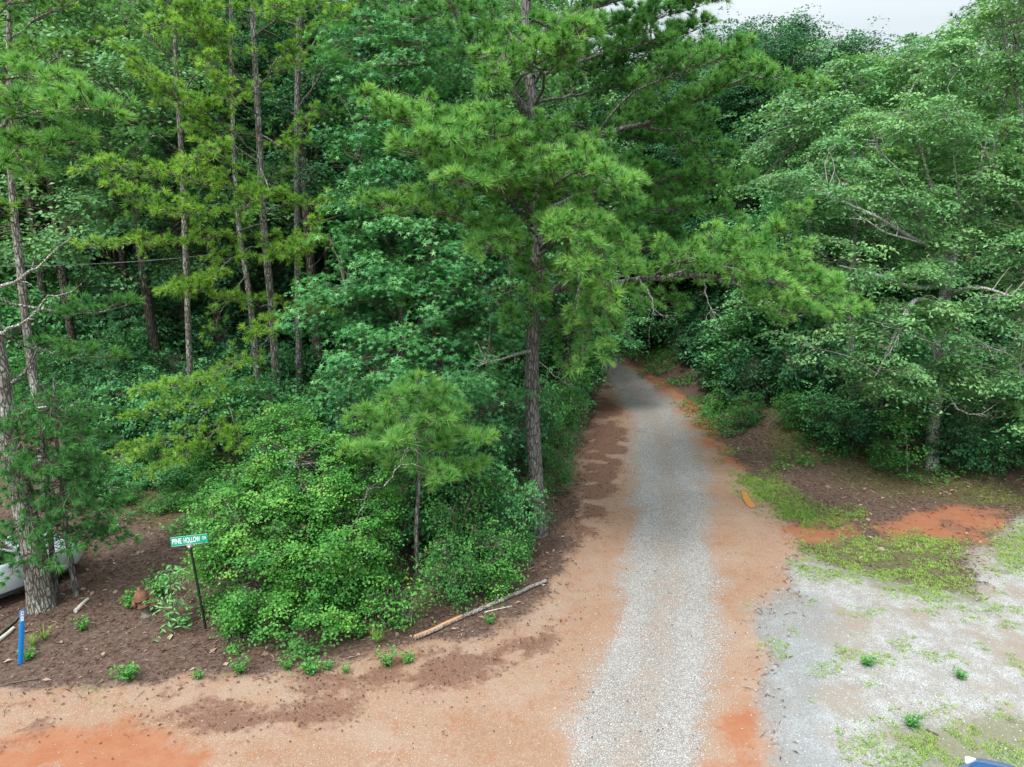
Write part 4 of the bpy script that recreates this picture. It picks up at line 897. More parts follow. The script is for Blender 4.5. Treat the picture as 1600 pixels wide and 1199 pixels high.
for x, y, s in [(5.5, 55, 1.9), (3.5, 56, 1.9), (8, 57, 2.2), (0, 58.5, 2), (13.5, 55, 2.2), (6.5, 55, 2.2), (3, 46.2, 1.3), (1.2, 44.5, 1.5), (11, 56, 2.2), (12.5, 38, 1.5), (12.8, 34.5, 1.3), (2.6, 41.5, 1.0), (2.0, 38.5, 1.0), (16, 52, 2), (3, 60, 2.4), (8.6, 53.5, 1.3), (7.2, 52.2, 1.0), (9.8, 51.8, 1.2), (10.6, 53, 1.6), (8.7, 47, .9), (9.8, 47.5, 1.0), (10.8, 46, 1.1), (8, 49.5, 1.0), (9.3, 49.8, 1.2), (11, 48.5, 1.3), (10.3, 44.2, .8), (11.6, 43, 1.0), (7.0, 50.5, .9), (9.2, 45.0, .6)]:
    copy_tree(S4, (x, y, hz(x, y)-.1), R.uniform(0, 6.28), s, 'dark shrub closing the road bend under the trees', 'shrubs round the road bend', s*1.4)
for k in range(24):
    x = -62+k*3.1+R.uniform(-.8, .8); y = 66+R.uniform(-2, 3)+(k % 2)*3
    copy_tree(S4, (x, y, hz(x, y)-.3), R.uniform(0, 6.28), 3.6, 'dark thicket at the very back of the woods '+where(x, y).split(',')[0], 'thickets at the very back of the woods', 5)
# understory filling the floor of the woods
gu = 'understory shrubs in the woods'
for x, y, s in [(-14, 46, 2.2), (-11, 48, 2.2), (-8.5, 46, 2.0), (-18, 48, 2.4), (-6, 50, 2.4), (-22, 50, 2.4), (-12, 54, 3), (-17, 56, 3), (-7, 57, 3)]:
    copy_tree(S4, (x, y, hz(x, y)-.1), R.uniform(0, 6.28), s, 'tall dark thicket far back in the left woods', 'thickets far back in the woods', s*1.5)
for _ in range(30):
    p = G(R.uniform(110, 330), R.uniform(650, 800)); x, y = p[0], p[1]
    if clear(x, y, 2): copy_tree(R.choice([S1, S3, S1, S4]), (x, y, hz(x, y)-.08), R.uniform(0, 6.28), R.uniform(.4, .7), 'low green plant clump on the left slope, '+('against the bright bush' if x > -7.5 else 'left of the bright bush' if x > -9 else 'in mid slope' if x > -10.5 else 'behind the old leaning pine')+(', low down' if y < 19 else ', halfway up' if y < 21.5 else ', near the top' if y < 24 else ', topmost'), 'low plants on the left slope', R.uniform(.3, .5))
for _ in range(34):
    y = R.uniform(24.5, 31); x = R.uniform(-21, -5)
    if clear(x, y, 2) : copy_tree(R.choice([S1, S3, S4, S1]), (x, y, hz(x, y)-.1), R.uniform(0, 6.28), R.uniform(.8, 1.3), 'undergrowth shrub atop the left slope '+where(x, y).split(',')[0]+(', near side' if y < 26.5 else ', further in' if y < 29 else ', furthest in'), 'undergrowth on the left slope', R.uniform(.8, 1.5))
for f in range(8):
    t_ = f/15; x = 8.9-1.2*max(0, t_-.55)*2+R.uniform(1.2, 2.0); y = 31+18*t_
    copy_tree(([S4, S1, S3] if f < 5 else [S4, S4, S4])[f % 3], (x, y, hz(x, y)-.1), R.uniform(0, 6.28), R.uniform(.8, 1.3), 'bank shrub beside the road towards the bend, '+('nearest part' if f < 5 else 'middle part' if f < 10 else 'farthest part'), 'shrubs along the right bank of the road', R.uniform(.9, 1.5))
k = 0
for ix in range(26):
    for iy in range(8):
        y = 21+iy*3.8+R.uniform(-1.2, 1.2); x = -30+ix*2.6+R.uniform(-1, 1)
        if abs(x) > y*.78+3 or not clear(x, y, 2.2): continue
        if x < -7 and y < 24.5-.12*x: continue
        if x > 8 and y < 27: continue
        s = R.uniform(.9, 1.5)*(1 if y < 30 else 1.4); pr = R.choice([S3, S4, S4, S1])
        side = 'left' if x < 4 else 'right'
        copy_tree(pr, (x, y, hz(x, y)-.1), R.uniform(0, 6.28), s, {id(S1): 'fresh green', id(S3): 'bluish green', id(S4): 'dark green'}[id(pr)]+' understory shrub '+where(x, y), gu+' on the '+side, s*R.uniform(1.0, 1.3)); k += 1
print('understory', k)
# sapling at the clearing edge
rng = np.random.default_rng(63); g = G(1418, 742); D = g[1]
sap = empty('sapling', g, 'thin light green sapling standing alone at the clearing edge before the oak', 'tree')
c = [g, P(1417, 700, D), P(1414, 650, D), P(1418, 600, D)]; trunk_part(sap, g, c, .03, .012, 'bark_oak', 5, 'trunk', 6, 10, 0)
leafy(sap, g, [blob(1400, 660, 36, 26, D), blob(1435, 640, 34, 26, D), blob(1410, 700, 38, 22, D), blob(1418, 600, 34, 26, D)], [c], 9, 12, .10, .08, 'hedge', rng, 'kite', .4, .16, tint=.6)
for k, pts_ in enumerate([[(1430, 470, 2.2), (1400, 530, 3.0), (1368, 590, 3.2)], [(1470, 560, 1), (1430, 520, 2.4), (1360, 500, 3.2)], [(1480, 430, 0), (1430, 330, 1.6), (1400, 270, 2.2)], [(1492, 385, 0), (1520, 300, 1.2), (1545, 210, 1.8)],
                         [(1475, 500, .5), (1540, 540, 2.2), (1590, 560, 3)], [(1440, 380, 1.2), (1380, 360, 2.6), (1330, 330, 3.4)], [(1465, 600, .5), (1500, 640, 1.6), (1545, 650, 2.2)], [(1430, 300, .6), (1380, 240, 2), (1350, 190, 2.6)]]):
    dead_limb(oak1, oak1_base, [P(a_, b_, oak1_D-c_) for a_, b_, c_ in pts_], .035, 120+k, 'bark_oak', 7)
# small wide-leaved plant by the sign
rng = np.random.default_rng(64); g = G(272, 985); D = g[1]
pl = empty('leafy_plant', g, 'small pale green leafy plant in front of the sign post', 'plant')
c = [[g, P(268, 930, D), P(264, 895, D)], [g, P(256, 950, D), P(255, 945, D)]]
for q in c: trunk_part(pl, g, q, .012, .006, 'twig', 5, 'stem', 5, 6, 0)
leafy(pl, g, [blob(268, 900, 20, 14, D+.2), blob(258, 945, 24, 14, D+.1), blob(272, 960, 18, 14, D)], c, 16, 8, .16, .05, 'gum', rng, 'kite', .5, .14, tint=.85)

# ------------------------------------------------------------------ generic hard-surface helpers
def box(acc, c, s, mat=0, rot=None, bev=0.0, tint=.5):
    c = np.asarray(c, float); s = np.asarray(s, float)/2
    if bev <= 0:
        V = np.array([[x, y, z] for x in (-1, 1) for y in (-1, 1) for z in (-1, 1)])*s
        F = [[0, 1, 3, 2], [4, 6, 7, 5], [0, 4, 5, 1], [2, 3, 7, 6], [0, 2, 6, 4], [1, 5, 7, 3]]
        if rot is not None: V = V@np.asarray(rot).T
        acc.add(V+c, F, tint, mat); return
    n = 5; th = np.linspace(0, pi/2, n); prof = []
    for q in range(4):
        cx, cy = [(1, 1), (-1, 1), (-1, -1), (1, -1)][q]
        for t in th: prof.append((cx*(s[0]-bev)+bev*cos(t+q*pi/2), cy*(s[1]-bev)+bev*sin(t+q*pi/2)))
    prof = np.array(prof); m = len(prof); V = []
    for z, k in ((-s[2], 1-bev/s[0]*.5), (-s[2]+bev*.5, 1), (s[2]-bev*.5, 1), (s[2], 1-bev/s[0]*.5)): V.append(np.c_[prof*k, np.full(m, z)])
    V = np.concatenate(V); j = np.arange(m); F = []
    for r in range(3): F.append(np.stack([r*m+j, r*m+(j+1) % m, (r+1)*m+(j+1) % m, (r+1)*m+j], -1))
    if rot is not None: V = V@np.asarray(rot).T
    acc.add(V+c, np.concatenate(F), tint, mat)
    for e, rv in ((0, True), (3, False)):
        ring = V[e*m:(e+1)*m]+c; VV = np.vstack([ring, ring.mean(0)]); FF = np.stack([j, (j+1) % m, np.full(m, m)], -1); acc.add(VV, FF[:, ::-1] if rv else FF, tint, mat)
def lathe(acc, prof, c, mat=0, sides=20, axis='z', tint=.5, smooth=True):
    prof = np.asarray(prof, float); th = np.arange(sides)*2*pi/sides; n = len(prof)
    V = np.stack([prof[:, 0:1]*np.cos(th), prof[:, 0:1]*np.sin(th), prof[:, 1:2]+0*th[None]], -1)
    if axis == 'y': V = V[..., [0, 2, 1]]
    if axis == 'x': V = V[..., [2, 0, 1]]
    i = np.arange(n-1)[:, None]*sides; j = np.arange(sides)[None]; k = (j+1) % sides
    acc.add(V.reshape(-1, 3)+np.asarray(c), np.stack([i+j, i+k, i+sides+k, i+sides+j], -1).reshape(-1, 4), tint, mat, smooth)
def text_mesh(s, size, mat, name, parent, loc, rot, sx=1.0, bold=0.0, depth=.0012, fit=None):
    cu = bpy.data.curves.new(name, 'FONT'); cu.body = s; cu.size = size; cu.extrude = depth; cu.offset = bold; cu.align_x = 'CENTER'; cu.align_y = 'CENTER'
    tmp = bpy.data.objects.new('tmp_text', cu); sc.collection.objects.link(tmp)
    dg = bpy.context.evaluated_depsgraph_get(); me = bpy.data.meshes.new_from_object(tmp.evaluated_get(dg)); bpy.data.objects.remove(tmp); bpy.data.curves.remove(cu)
    me.materials.clear(); me.materials.append(mat); o = bpy.data.objects.new(name, me); sc.collection.objects.link(o); o.parent = parent
    if fit:
        xs_ = [v.co.x for v in me.vertices]; sx = fit/(max(xs_)-min(xs_))
    o.location = loc; o.rotation_euler = rot; o.scale = (sx, 1, 1); return o

M['sign_green'] = flat_mat('sign_green_sheeting', (.0, .33, .21), .35, .5, 0, .06, 6)
M['white'] = flat_mat('white_sheeting', (.82, .84, .83), .4)
M['post'] = flat_mat('dark_green_steel', (.022, .03, .022), .5, .4, .3, .3, 20)
M['galv'] = flat_mat('galvanised_bracket', (.55, .56, .57), .4, .5, .7)
M['blue'] = flat_mat('blue_marker_plastic', (.008, .23, .62), .45, .4, 0, .08, 9)
M['black'] = flat_mat('black_print', (.02, .02, .025), .5)
M['rust'] = flat_mat('rusty_iron', (.19, .095, .06), .85, .2, .2, .35, 18)
M['barrel'] = flat_mat('weathered_grey_green_iron', (.17, .16, .12), .85, .2, .1, .35, 14)
M['paint_white'] = flat_mat('white_car_paint', (.68, .75, .83), .22, .55)
M['paint_blue'] = flat_mat('blue_car_paint', (.035, .10, .24), .18, .6)
M['glass_dark'] = flat_mat('dark_car_glass', (.012, .015, .018), .06, .7)
M['rubber'] = flat_mat('black_rubber', (.02, .02, .02), .8, .2, 0, .2, 30)
M['alloy'] = flat_mat('alloy_wheel', (.45, .46, .48), .3, .5, .8)
M['trim'] = flat_mat('black_plastic_trim', (.025, .026, .028), .55)
M['lamp'] = flat_mat('clear_lamp', (.7, .72, .74), .1, .8)
M['lamp_red'] = flat_mat('red_lamp', (.4, .01, .01), .15, .7)
M['deadwood'] = bark_mat('weathered_pole_wood', (.24, .19, .15), (.47, .40, .33), (.60, .58, .54), .55, 2.2, .18)
M['orange_wood'] = flat_mat('split_orange_wood', (.46, .25, .14), .9, .1, 0, .25, 30)
M['greywood'] = flat_mat('bleached_wood', (.50, .46, .40), .9, .1, 0, .25, 20)

# ------------------------------------------------------------------ street sign
def rotz(a): return np.array([[cos(a), -sin(a), 0], [sin(a), cos(a), 0], [0, 0, 1]])
g = G(321, 985); top = P(296, 852, g[1]-.02)
sg = empty('street_sign', g, 'green street name sign on a leaning dark post in front of the bright bush', 'street sign')
up = unit(top-g); Hs = np.linalg.norm(top-g); tilt = Vector(up).to_track_quat('Z', 'Y')
a = Acc(); 
for k, (x, y, wx, wy) in enumerate([(0, 0, .055, .012), (-.024, .014, .010, .030), (.024, .014, .010, .030)]): box(a, (x, y, Hs/2-.2), (wx, wy, Hs+.4-.02))
po = a.build('post', [M['post']], sg); po.rotation_mode = 'QUATERNION'; po.rotation_quaternion = tilt
tl = np.array(top-g)
a = Acc(); box(a, (0, 0, .0), (.10, .04, .07), 0, None, .008); lathe(a, [(.0, -.06), (.035, -.06), (.035, .01), (0, .012)], (0, 0, -.02))
br = a.build('bracket', [M['galv']], sg); br.location = tuple(tl)
pw = 54/ppm(top); ph = 15.5/ppm(top)
pv = bpy.data.objects.new('sign_plate', None)
a = Acc(); box(a, (0, 0, 0), (pw, .006, ph)); pv = a.build('sign_plate', [M['sign_green']], sg)
pv.location = tuple(tl+np.array([0.01, 0, ph/2+.01])); pv.rotation_euler = (radians(-2), radians(-1.0), radians(14))
a = Acc()
e = .006; zt = ph/2-e; xl = pw/2-e
for c, s in (((0, -.0042, zt), (2*xl, .0016, .003)), ((0, -.0042, -zt), (2*xl, .0016, .003))): box(a, c, s)
a.build('border', [M['white']], pv)
text_mesh('PINE', ph*.80, M['white'], 'lettering', pv, (-pw*.335, -.0045, -.002), (pi/2, 0, 0), .62, .0024, .0012, pw*.25)
text_mesh('HOLLOW', ph*.80, M['white'], 'lettering', pv, (pw*.065, -.0045, -.002), (pi/2, 0, 0), .62, .0024, .0012, pw*.44)
text_mesh('DR', ph*.46, M['white'], 'lettering', pv, (pw*.405, -.0045, .010), (pi/2, 0, 0), .72, .0014, .0012, pw*.10)
# ------------------------------------------------------------------ blue utility marker
g = G(32, 1038); top = P(35, 953, g[1]); Hm = np.linalg.norm(top-g)
mk_ = empty('utility_marker', g, 'flat bright blue marker stake with white decal near the lower left corner', 'marker post')
a = Acc(); w = .088
xs = np.linspace(-w/2, w/2, 9); prof = np.array([(x, .012*(1-(2*x/w)**2)) for x in xs]+[(x, .012*(1-(2*x/w)**2)+.004) for x in xs[::-1]])
zz = np.array([-.25, 0, Hm*.5, Hm-.012, Hm]); sc_ = [1, 1, 1, 1, .86]; m = len(prof)
V = np.concatenate([np.c_[prof[:, 0]*k_, -prof[:, 1], np.full(m, z)] for z, k_ in zip(zz, sc_)]); j = np.arange(m)
F = np.concatenate([np.stack([r*m+j, r*m+(j+1) % m, (r+1)*m+(j+1) % m, (r+1)*m+j], -1) for r in range(4)]); a.add(V, F)
a.add(V[-m:], np.stack([np.arange(0, 8), np.arange(1, 9), m-2-np.arange(0, 8), m-1-np.arange(0, 8)], -1))
st = a.build('stake', [M['blue']], mk_); st.rotation_mode = 'QUATERNION'
q = Vector(unit(top-g)).to_track_quat('Z', 'Y'); st.rotation_quaternion = q
from mathutils import Quaternion
st.rotation_quaternion = Quaternion(Vector((0, 0, 1)).cross(Vector(unit(top-g))).normalized(), math.acos(float(unit(top-g)[2])))@Quaternion((0, 0, 1), radians(36))
a = Acc(); box(a, (0, -.0185, Hm-.13), (.052, .002, .21)); dc = a.build('decal', [M['white']], st)
text_mesh('N', .05, M['black'], 'lettering', dc, (.002, -.0203, Hm-.06), (pi/2, pi/2, 0), 1.0, .001, .0006)
text_mesh('Z', .05, M['black'], 'lettering', dc, (.002, -.0203, Hm-.12), (pi/2, pi/2, 0), 1.0, .001, .0006)
text_mesh('~', .05, M['black'], 'lettering', dc, (.002, -.0203, Hm-.175), (pi/2, pi/2, 0), 1.0, .001, .0006)

# ------------------------------------------------------------------ rusty hydrant
g = G(229, 962); hy = empty('fire_hydrant', g, 'rusty old hydrant on a grey green barrel in the leaf litter left of the sign', 'hydrant')
k = 1.0
a = Acc(); lathe(a, [(.0, -.1), (.13, -.1), (.13, -.0), (.13, .02), (.095, .04), (.09, .22), (.095, .24)], (0, 0, 0)); a.build('barrel', [M['barrel']], hy)
a = Acc(); lathe(a, [(.095, .24), (.15, .25), (.15, .28), (.125, .30), (.13, .40), (.155, .42), (.155, .45), (.12, .47)], (0, 0, 0)); a.build('upper_barrel', [M['rust']], hy)
a = Acc(); lathe(a, [(.145, .45), (.14, .50), (.11, .57), (.06, .61), (.05, .62), (.05, .64), (.035, .645), (.033, .70), (0, .705)], (0, 0, 0)); a.build('bonnet', [M['rust']], hy)
for an, ln, rr in ((-2.55, .11, .075), (.35, .10, .055), (2.1, .09, .055)):
    a = Acc(); R_ = rotz(an); pr = [(0, .11), (.0, .11)]
    b_ = Acc(); lathe(b_, [(rr*.8, .08), (rr*.8, .08+ln*.5), (rr*1.15, .08+ln*.5), (rr*1.15, .08+ln), (rr*.4, .08+ln), (rr*.4, .08+ln+.03), (0, .08+ln+.03)], (0, 0, 0), 0, 14, 'x')
    V = np.concatenate(b_.v)@R_.T+np.array([0, 0, .35]); a.add(V, np.concatenate(b_.fi).reshape(-1, 4), .5, 0, True); a.build('outlet_cap', [M['rust']], hy)
hy.rotation_euler = (radians(3), radians(-7), 0)
# ------------------------------------------------------------------ cars
def car(name, loc, rz, paint, label, pickup=False):
    root = empty(name, loc, label, 'car', rz=rz); L, W = (4.9, 1.9)
    st = []  # x, half width, z bottom, z shoulder, z top (bonnet/deck)
    for x, hw, zb, zs, zt in [(-L/2, .70, .48, .80, .84), (-L/2+.10, .86, .34, .92, .98), (-1.9, .94, .30, .98, 1.03), (-1.2, .95, .27, .98, 1.04), (0, .95, .27, .97, 1.03), (.9, .95, .27, .97, 1.03), (1.3, .94, .28, .95, 1.03), (1.9, .92, .30, .88, .96), (2.25, .86, .34, .78, .86), (L/2-.05, .74, .42, .66, .72), (L/2, .62, .48, .60, .63)]:
        st.append([(x, -hw*.86, zb), (x, -hw, zb+.10), (x, -hw*1.0, zb+(zs-zb)*.55), (x, -hw*.985, zs-.04), (x, -hw*.93, zs+.01), (x, -hw*.6, zt), (x, 0, zt+.02), (x, hw*.6, zt), (x, hw*.93, zs+.01), (x, hw*.985, zs-.04), (x, hw, zb+(zs-zb)*.55), (x, hw, zb+.10), (x, hw*.86, zb)])
    S = np.array(st); n, m = S.shape[:2]; xx = np.linspace(0, n-1, 45); i0 = np.minimum(xx.astype(int), n-2); f = (xx-i0)[:, None, None]; S2 = S[i0]*(1-f)+S[i0+1]*f
    # wheel arches: raise the bottom edge near the wheels
    for wx in (-1.45, 1.5):
        for r in range(len(S2)):
            dx = S2[r, 0, 0]-wx
            if abs(dx) < .40:
                zr = .34+math.sqrt(.40**2-dx*dx)
                for q in (0, 1, 2, 10, 11, 12): S2[r, q, 2] = max(S2[r, q, 2], zr)
    a = Acc(); n = len(S2); i = np.arange(n-1)[:, None]*m; j = np.arange(m-1)[None]
    a.add(S2.reshape(-1, 3), np.stack([i+j, i+m+j, i+m+j+1, i+j+1], -1).reshape(-1, 4), .5, 0, True)
    for e in (0, n-1):
        V = np.vstack([S2[e], S2[e].mean(0)]); a.add(V, [[q, q+1, m] for q in range(m-1)])
    a.build('body', [M[paint]], root)
    a = Acc(); box(a, (0, 0, .30), (L-.5, W-.34, .12)); a.build('underbody', [M['trim']], root)
    for sy in (-1, 1):
        a = Acc(); box(a, (0, sy*(W/2-.0), .33), (2.2, .05, .09), 0, None, .02); a.build('sill', [M['trim']], root)
    # cabin
    lo = np.array([(-2.15, .80, 1.0), (1.15, .80, 1.0)]); cab = [(-2.2, .84, 1.0), (1.25, .84, 1.0), (.35, .68, 1.56), (-1.75, .68, 1.54)]
    a = Acc(); V = []
    for sy in (-1, 1): V += [(x, sy*y, z) for x, y, z in cab]
    a.add(V, [[0, 1, 2, 3], [7, 6, 5, 4], [1, 5, 6, 2], [4, 0, 3, 7]], .5, 0); a.build('window_glass', [M['glass_dark']], root)
    a = Acc(); box(a, (-.7, 0, 1.565), (2.22, 1.40, .05), 0, None, .02)
    for sy in (-1, 1):
        for (x0, z0, x1, z1) in ((1.27, 1.0, .36, 1.56), (-2.22, 1.0, -1.77, 1.55), (.08, 1.0, -.02, 1.56), (-.95, 1.0, -.95, 1.56)):
            y0, y1 = sy*.853, sy*.693
            segs_ = catmull([(x0, y0, z0), (x1, y1, z1)], 2); tube(a, segs_, .030, 5, .5, 0)
    a.build('roof', [M[paint]], root)
    a = Acc()
    for sy in (-1, 1):
        for x in (1.12, .02, -1.0): box(a, (x, sy*.953, .66), (.010, .006, .60))
    a.build('door_seam', [M['trim']], root)
    for sy in (-1, 1):
        for x in (.22, -.82): a = Acc(); box(a, (x, sy*.965, .86), (.20, .03, .035), 0, None, .008); a.build('door_handle', [M['trim']], root)
        a = Acc(); box(a, (.98, sy*1.04, 1.08), (.13, .20, .15), 0, None, .03); a.build('side_mirror', [M[paint]], root)
        a = Acc(); box(a, (2.20, sy*.66, .70), (.34, .30, .13), 0, rotz(-sy*.45), .03); a.build('headlight', [M['lamp']], root)
        a = Acc(); box(a, (-2.40, sy*.72, .82), (.14, .22, .22), 0, rotz(sy*.3), .03); a.build('tail_light', [M['lamp_red']], root)
        for wx in (-1.45, 1.5):
            a = Acc(); lathe(a, [(.20, -.10), (.31, -.11), (.34, -.08), (.34, .08), (.31, .11), (.20, .10)], (wx, sy*.83, .34), 0, 24, 'y'); ty = a.build('wheel', [M['rubber']], root)
            a = Acc(); lathe(a, [(0, .06), (.05, .07), (.07, .04), (.19, .05), (.215, .10)], (wx, sy*.83, .34), 0, 20, 'y')
            if sy < 0:
                V = np.concatenate(a.v); V[:, 1] = 2*sy*.83-V[:, 1]; b_ = Acc(); b_.add(V, np.concatenate(a.fi).reshape(-1, 4)[:, ::-1], .5, 0, True); a = b_
            a.build('rim', [M['alloy']], ty)
    a = Acc(); box(a, (2.42, 0, .58), (.06, .9, .16), 0, None, .02); a.build('grille', [M['trim']], root)
    a = Acc(); box(a, (-2.46, 0, .62), (.02, .52, .12), 0); a.build('number_plate', [M['white']], root)
    return root
fr = np.array([-11.2, 16.05]); hd = radians(56); ctr = fr-np.array([cos(hd), sin(hd)])*2.2
car('parked_car', (ctr[0], ctr[1], hz(ctr[0], ctr[1])-.02), hd, 'paint_white', 'white car half hidden behind the thick leaning pine at the left edge')
car('parked_car', (7.66, 6.62, hz(7.6, 6.4)), radians(128), 'paint_blue', 'blue car of which only a rounded corner shows at the bottom right')

# ------------------------------------------------------------------ fallen pole, driftwood
def fallen(name, a_, b_, r, label, cat, mat, seed, n=14, wob=.03, cap=True):
    p0, p1 = G(*a_), G(*b_); pts = p0+(p1-p0)*np.linspace(0, 1, n)[:, None]; rng = np.random.default_rng(seed)
    pts[:, :2] += np.cumsum(rng.normal(0, wob*.4, (n, 2)), 0)*np.sin(np.linspace(0, pi, n))[:, None]
    pts[:, 2] = height(pts[:, 0], pts[:, 1])*.5+.5*height(pts[:, 0], pts[:, 1]).max()+r*.75
    o = Acc(); tube(o, pts, r*(1-.25*np.linspace(0, 1, n)), 9, .5, 0, .14, seed, cap); ob = o.build(name, [M[mat]]); c0 = pts[0].copy()
    tag(ob, label, cat); return ob, pts
lg, lpts = fallen('fallen_pole', (648, 1000), (854, 911), .056, 'long grey split pole lying along the edge of the thicket', 'log', 'deadwood', 3, 22, .05)
a = Acc(); tube(a, [lpts[12]+[0, .02, .03], lpts[12]+[.15, .35, .10], lpts[12]+[.45, .75, .14]], [.04, .035, .02], 6); a.build('fork', [M['deadwood']], lg)
a = Acc(); q = lpts[:8]+np.array([-.01, -.02, .030]); tube(a, q, [.05*.7]*8, 6, .5, 0, .2, 4); a.build('split_face', [M['orange_wood']], lg)
fallen('driftwood', (118, 958), (138, 938), .045, 'short bleached chunk of wood on the needles right of the thick pine', 'branch', 'greywood', 4, 6, .02)
fallen('fallen_branch', (-12, 1004), (34, 962), .035, 'dark fallen branch running up to the blue marker from the left edge', 'branch', 'twig', 5, 8, .04)
fallen('fallen_branch', (-10, 1012), (22, 984), .05, 'greyish green branch lying left of the blue marker', 'branch', 'greywood', 6, 8, .04)
fallen('fallen_branch', (-5, 1074), (60, 1062), .018, 'thin dark branch at the dirt edge below the blue marker', 'branch', 'twig', 8, 8, .03)
fallen('fallen_branch', (757, 958), (800, 948), .014, 'thin pale stick just below the fallen pole', 'branch', 'greywood', 9, 6, .03)
fallen('fallen_branch', (1448, 1141), (1466, 1150), .02, 'small dark stick on the gravel near the lower right', 'branch', 'twig', 10, 5, .02)

# muddy puddle at the road edge
def puddle():
    t = NT('orange_muddy_water'); m = t.done(t.principled((.46, .20, .065), .15, .5).outputs[0])
    o = gp([(1158, 768), (1164, 767), (1170, 775), (1175, 784), (1181, 791), (1178, 795), (1171, 794), (1165, 788), (1160, 778)])
    z = max(hz(x, y) for x, y in o)+.012; V = np.array([(x, y, z) for x, y in o]); c = catmull(np.vstack([V, V[:1]]), 40)[:-1]
    a = Acc(); a.add(np.vstack([c, c.mean(0)]), [[k, (k+1) % len(c), len(c)] for k in range(len(c))]); tag(a.build('puddle', [m]), kind='structure')
    rim = [(x, y, z-.005) for x, y in o]; a = Acc(); cc = catmull(np.vstack([rim, rim[:1]]), 40); tube(a, cc, .018, 6, .2, 0, .9, 3); ob = a.build('wet_mud_rim', [flat_mat('wet_mud', (.22, .12, .07), .7, .3, 0, .4, 12)]); tag(ob, kind='structure')
puddle()
# overhead wire
a = Acc(); w0, w1 = P(-260, 410, 20.5), P(330, 398, 27); u = np.linspace(0, 1, 40)[:, None]; pts = w0+(w1-w0)*u; pts[:, 2] -= (.25*4*u*(1-u))[:, 0]
tube(a, pts, .006, 5); tag(a.build('overhead_wire', [flat_mat('grey_cable', (.42, .43, .43), .5)]), 'thin grey wire strung level between the trees on the left', 'wire')

# ------------------------------------------------------------------ ground scatter
rng = np.random.default_rng(77)
def ground_pts(n, x0, x1, y0, y1, key=None, gain=1.0, view=True):
    x = rng.uniform(x0, x1, n); y = y0+(y1-y0)*rng.random(n)
    ok = np.abs(x) < y*.80+1.5
    x, y = x[ok], y[ok]
    w = key(x, y)*gain; k = rng.random(len(x)) < w; return x[k], y[k]
def mk(*names): return lambda x, y: np.clip(sum(masks(x, y)[n] for n in names), 0, 1)
def lay(x, y, dz): return np.stack([x, y, height(x, y)+dz], -1)
# pebbles
def pebbles():
    acc = Acc(); O = np.array([[1, 0, 0], [-1, 0, 0], [0, 1, 0], [0, -1, 0], [0, 0, .8], [0, 0, -.6]]); FO = np.array([[0, 2, 4], [2, 1, 4], [1, 3, 4], [3, 0, 4], [2, 0, 5], [1, 2, 5], [3, 1, 5], [0, 3, 5]])
    def go(x, y, s0, s1, t0, t1):
        n = len(x); s = rng.uniform(s0, s1, n); V = O[None]*(s[:, None, None]*rng.uniform(.6, 1.3, (n, 6, 1))); a = rng.uniform(0, 6.28, n); c, s_ = np.cos(a), np.sin(a)
        V = np.stack([V[..., 0]*c[:, None]-V[..., 1]*s_[:, None], V[..., 0]*s_[:, None]+V[..., 1]*c[:, None], V[..., 2]*.8], -1)+lay(x, y, s*.2)[:, None, :]
        acc.add(V.reshape(-1, 3), (np.arange(n)[:, None, None]*6+FO[None]).reshape(-1, 3), np.repeat(rng.uniform(t0, t1, n), 6), 0)
    x, y = ground_pts(26000, -3, 7, 7, 26, lambda x, y: masks(x, y)['gravel']*.35+masks(x, y)['track']*.4); go(x, y, .007, .017, .3, 1)
    x, y = ground_pts(22000, 3, 20, 7, 22, lambda x, y: masks(x, y)['lot']*.7); go(x, y, .007, .016, .5, 1)
    x, y = ground_pts(5000, -14, 14, 7, 26, lambda x, y: masks(x, y)['dirt']); go(x, y, .007, .016, .1, .75)
    tag(acc.build('gravel', [M['stone']]), kind='stuff')
pebbles()
def litter():
    acc = Acc()
    def go(x, y, L, W, t0, t1, dz=.012):
        n = len(x); leaves(acc, lay(x, y, dz+rng.random(n)*.02), unit(rng.normal(0, .28, (n, 3))+[0, 0, 1]), L*rng.uniform(.5, 1.4, n), W*rng.uniform(.6, 1.3, n), rng, rng.uniform(t0, t1, n), 0, 'kite', .2)
    forest = lambda x, y: (1-masks(x, y)['dirt'])*(1-masks(x, y)['lot'])*(1-.9*masks(x, y)['clay'])*(1-.6*masks(x, y)['green'])
    x, y = ground_pts(42000, -18, 20, 9, 32, forest); go(x, y, .09, .035, .1, .8)
    x, y = ground_pts(26000, -18, 20, 9, 32, forest); go(x, y, .20, .008, .3, 1)
    x, y = ground_pts(26000, -13, 8, 8, 40, lambda x, y: masks(x, y)['litter']); go(x, y, .07, .03, 0, .5)
    x, y = ground_pts(5000, -13, 12, 7, 36, lambda x, y: masks(x, y)['dirt']*(.15+1.0*sm(.5, .68, fbm(x*.8, y*.8, 66, 4)))); go(x, y, .06, .02, 0, .5)
    x, y = ground_pts(1600, -13, 12, 8, 36, lambda x, y: masks(x, y)['dirt']*.5); go(x, y, .05, .03, 0, .4)
    x, y = ground_pts(1200, -16, 18, 9, 30, forest); go(x, y, .14, .10, .75, 1)
    tag(acc.build('leaf_litter', [M['dry']]), kind='stuff')
litter()
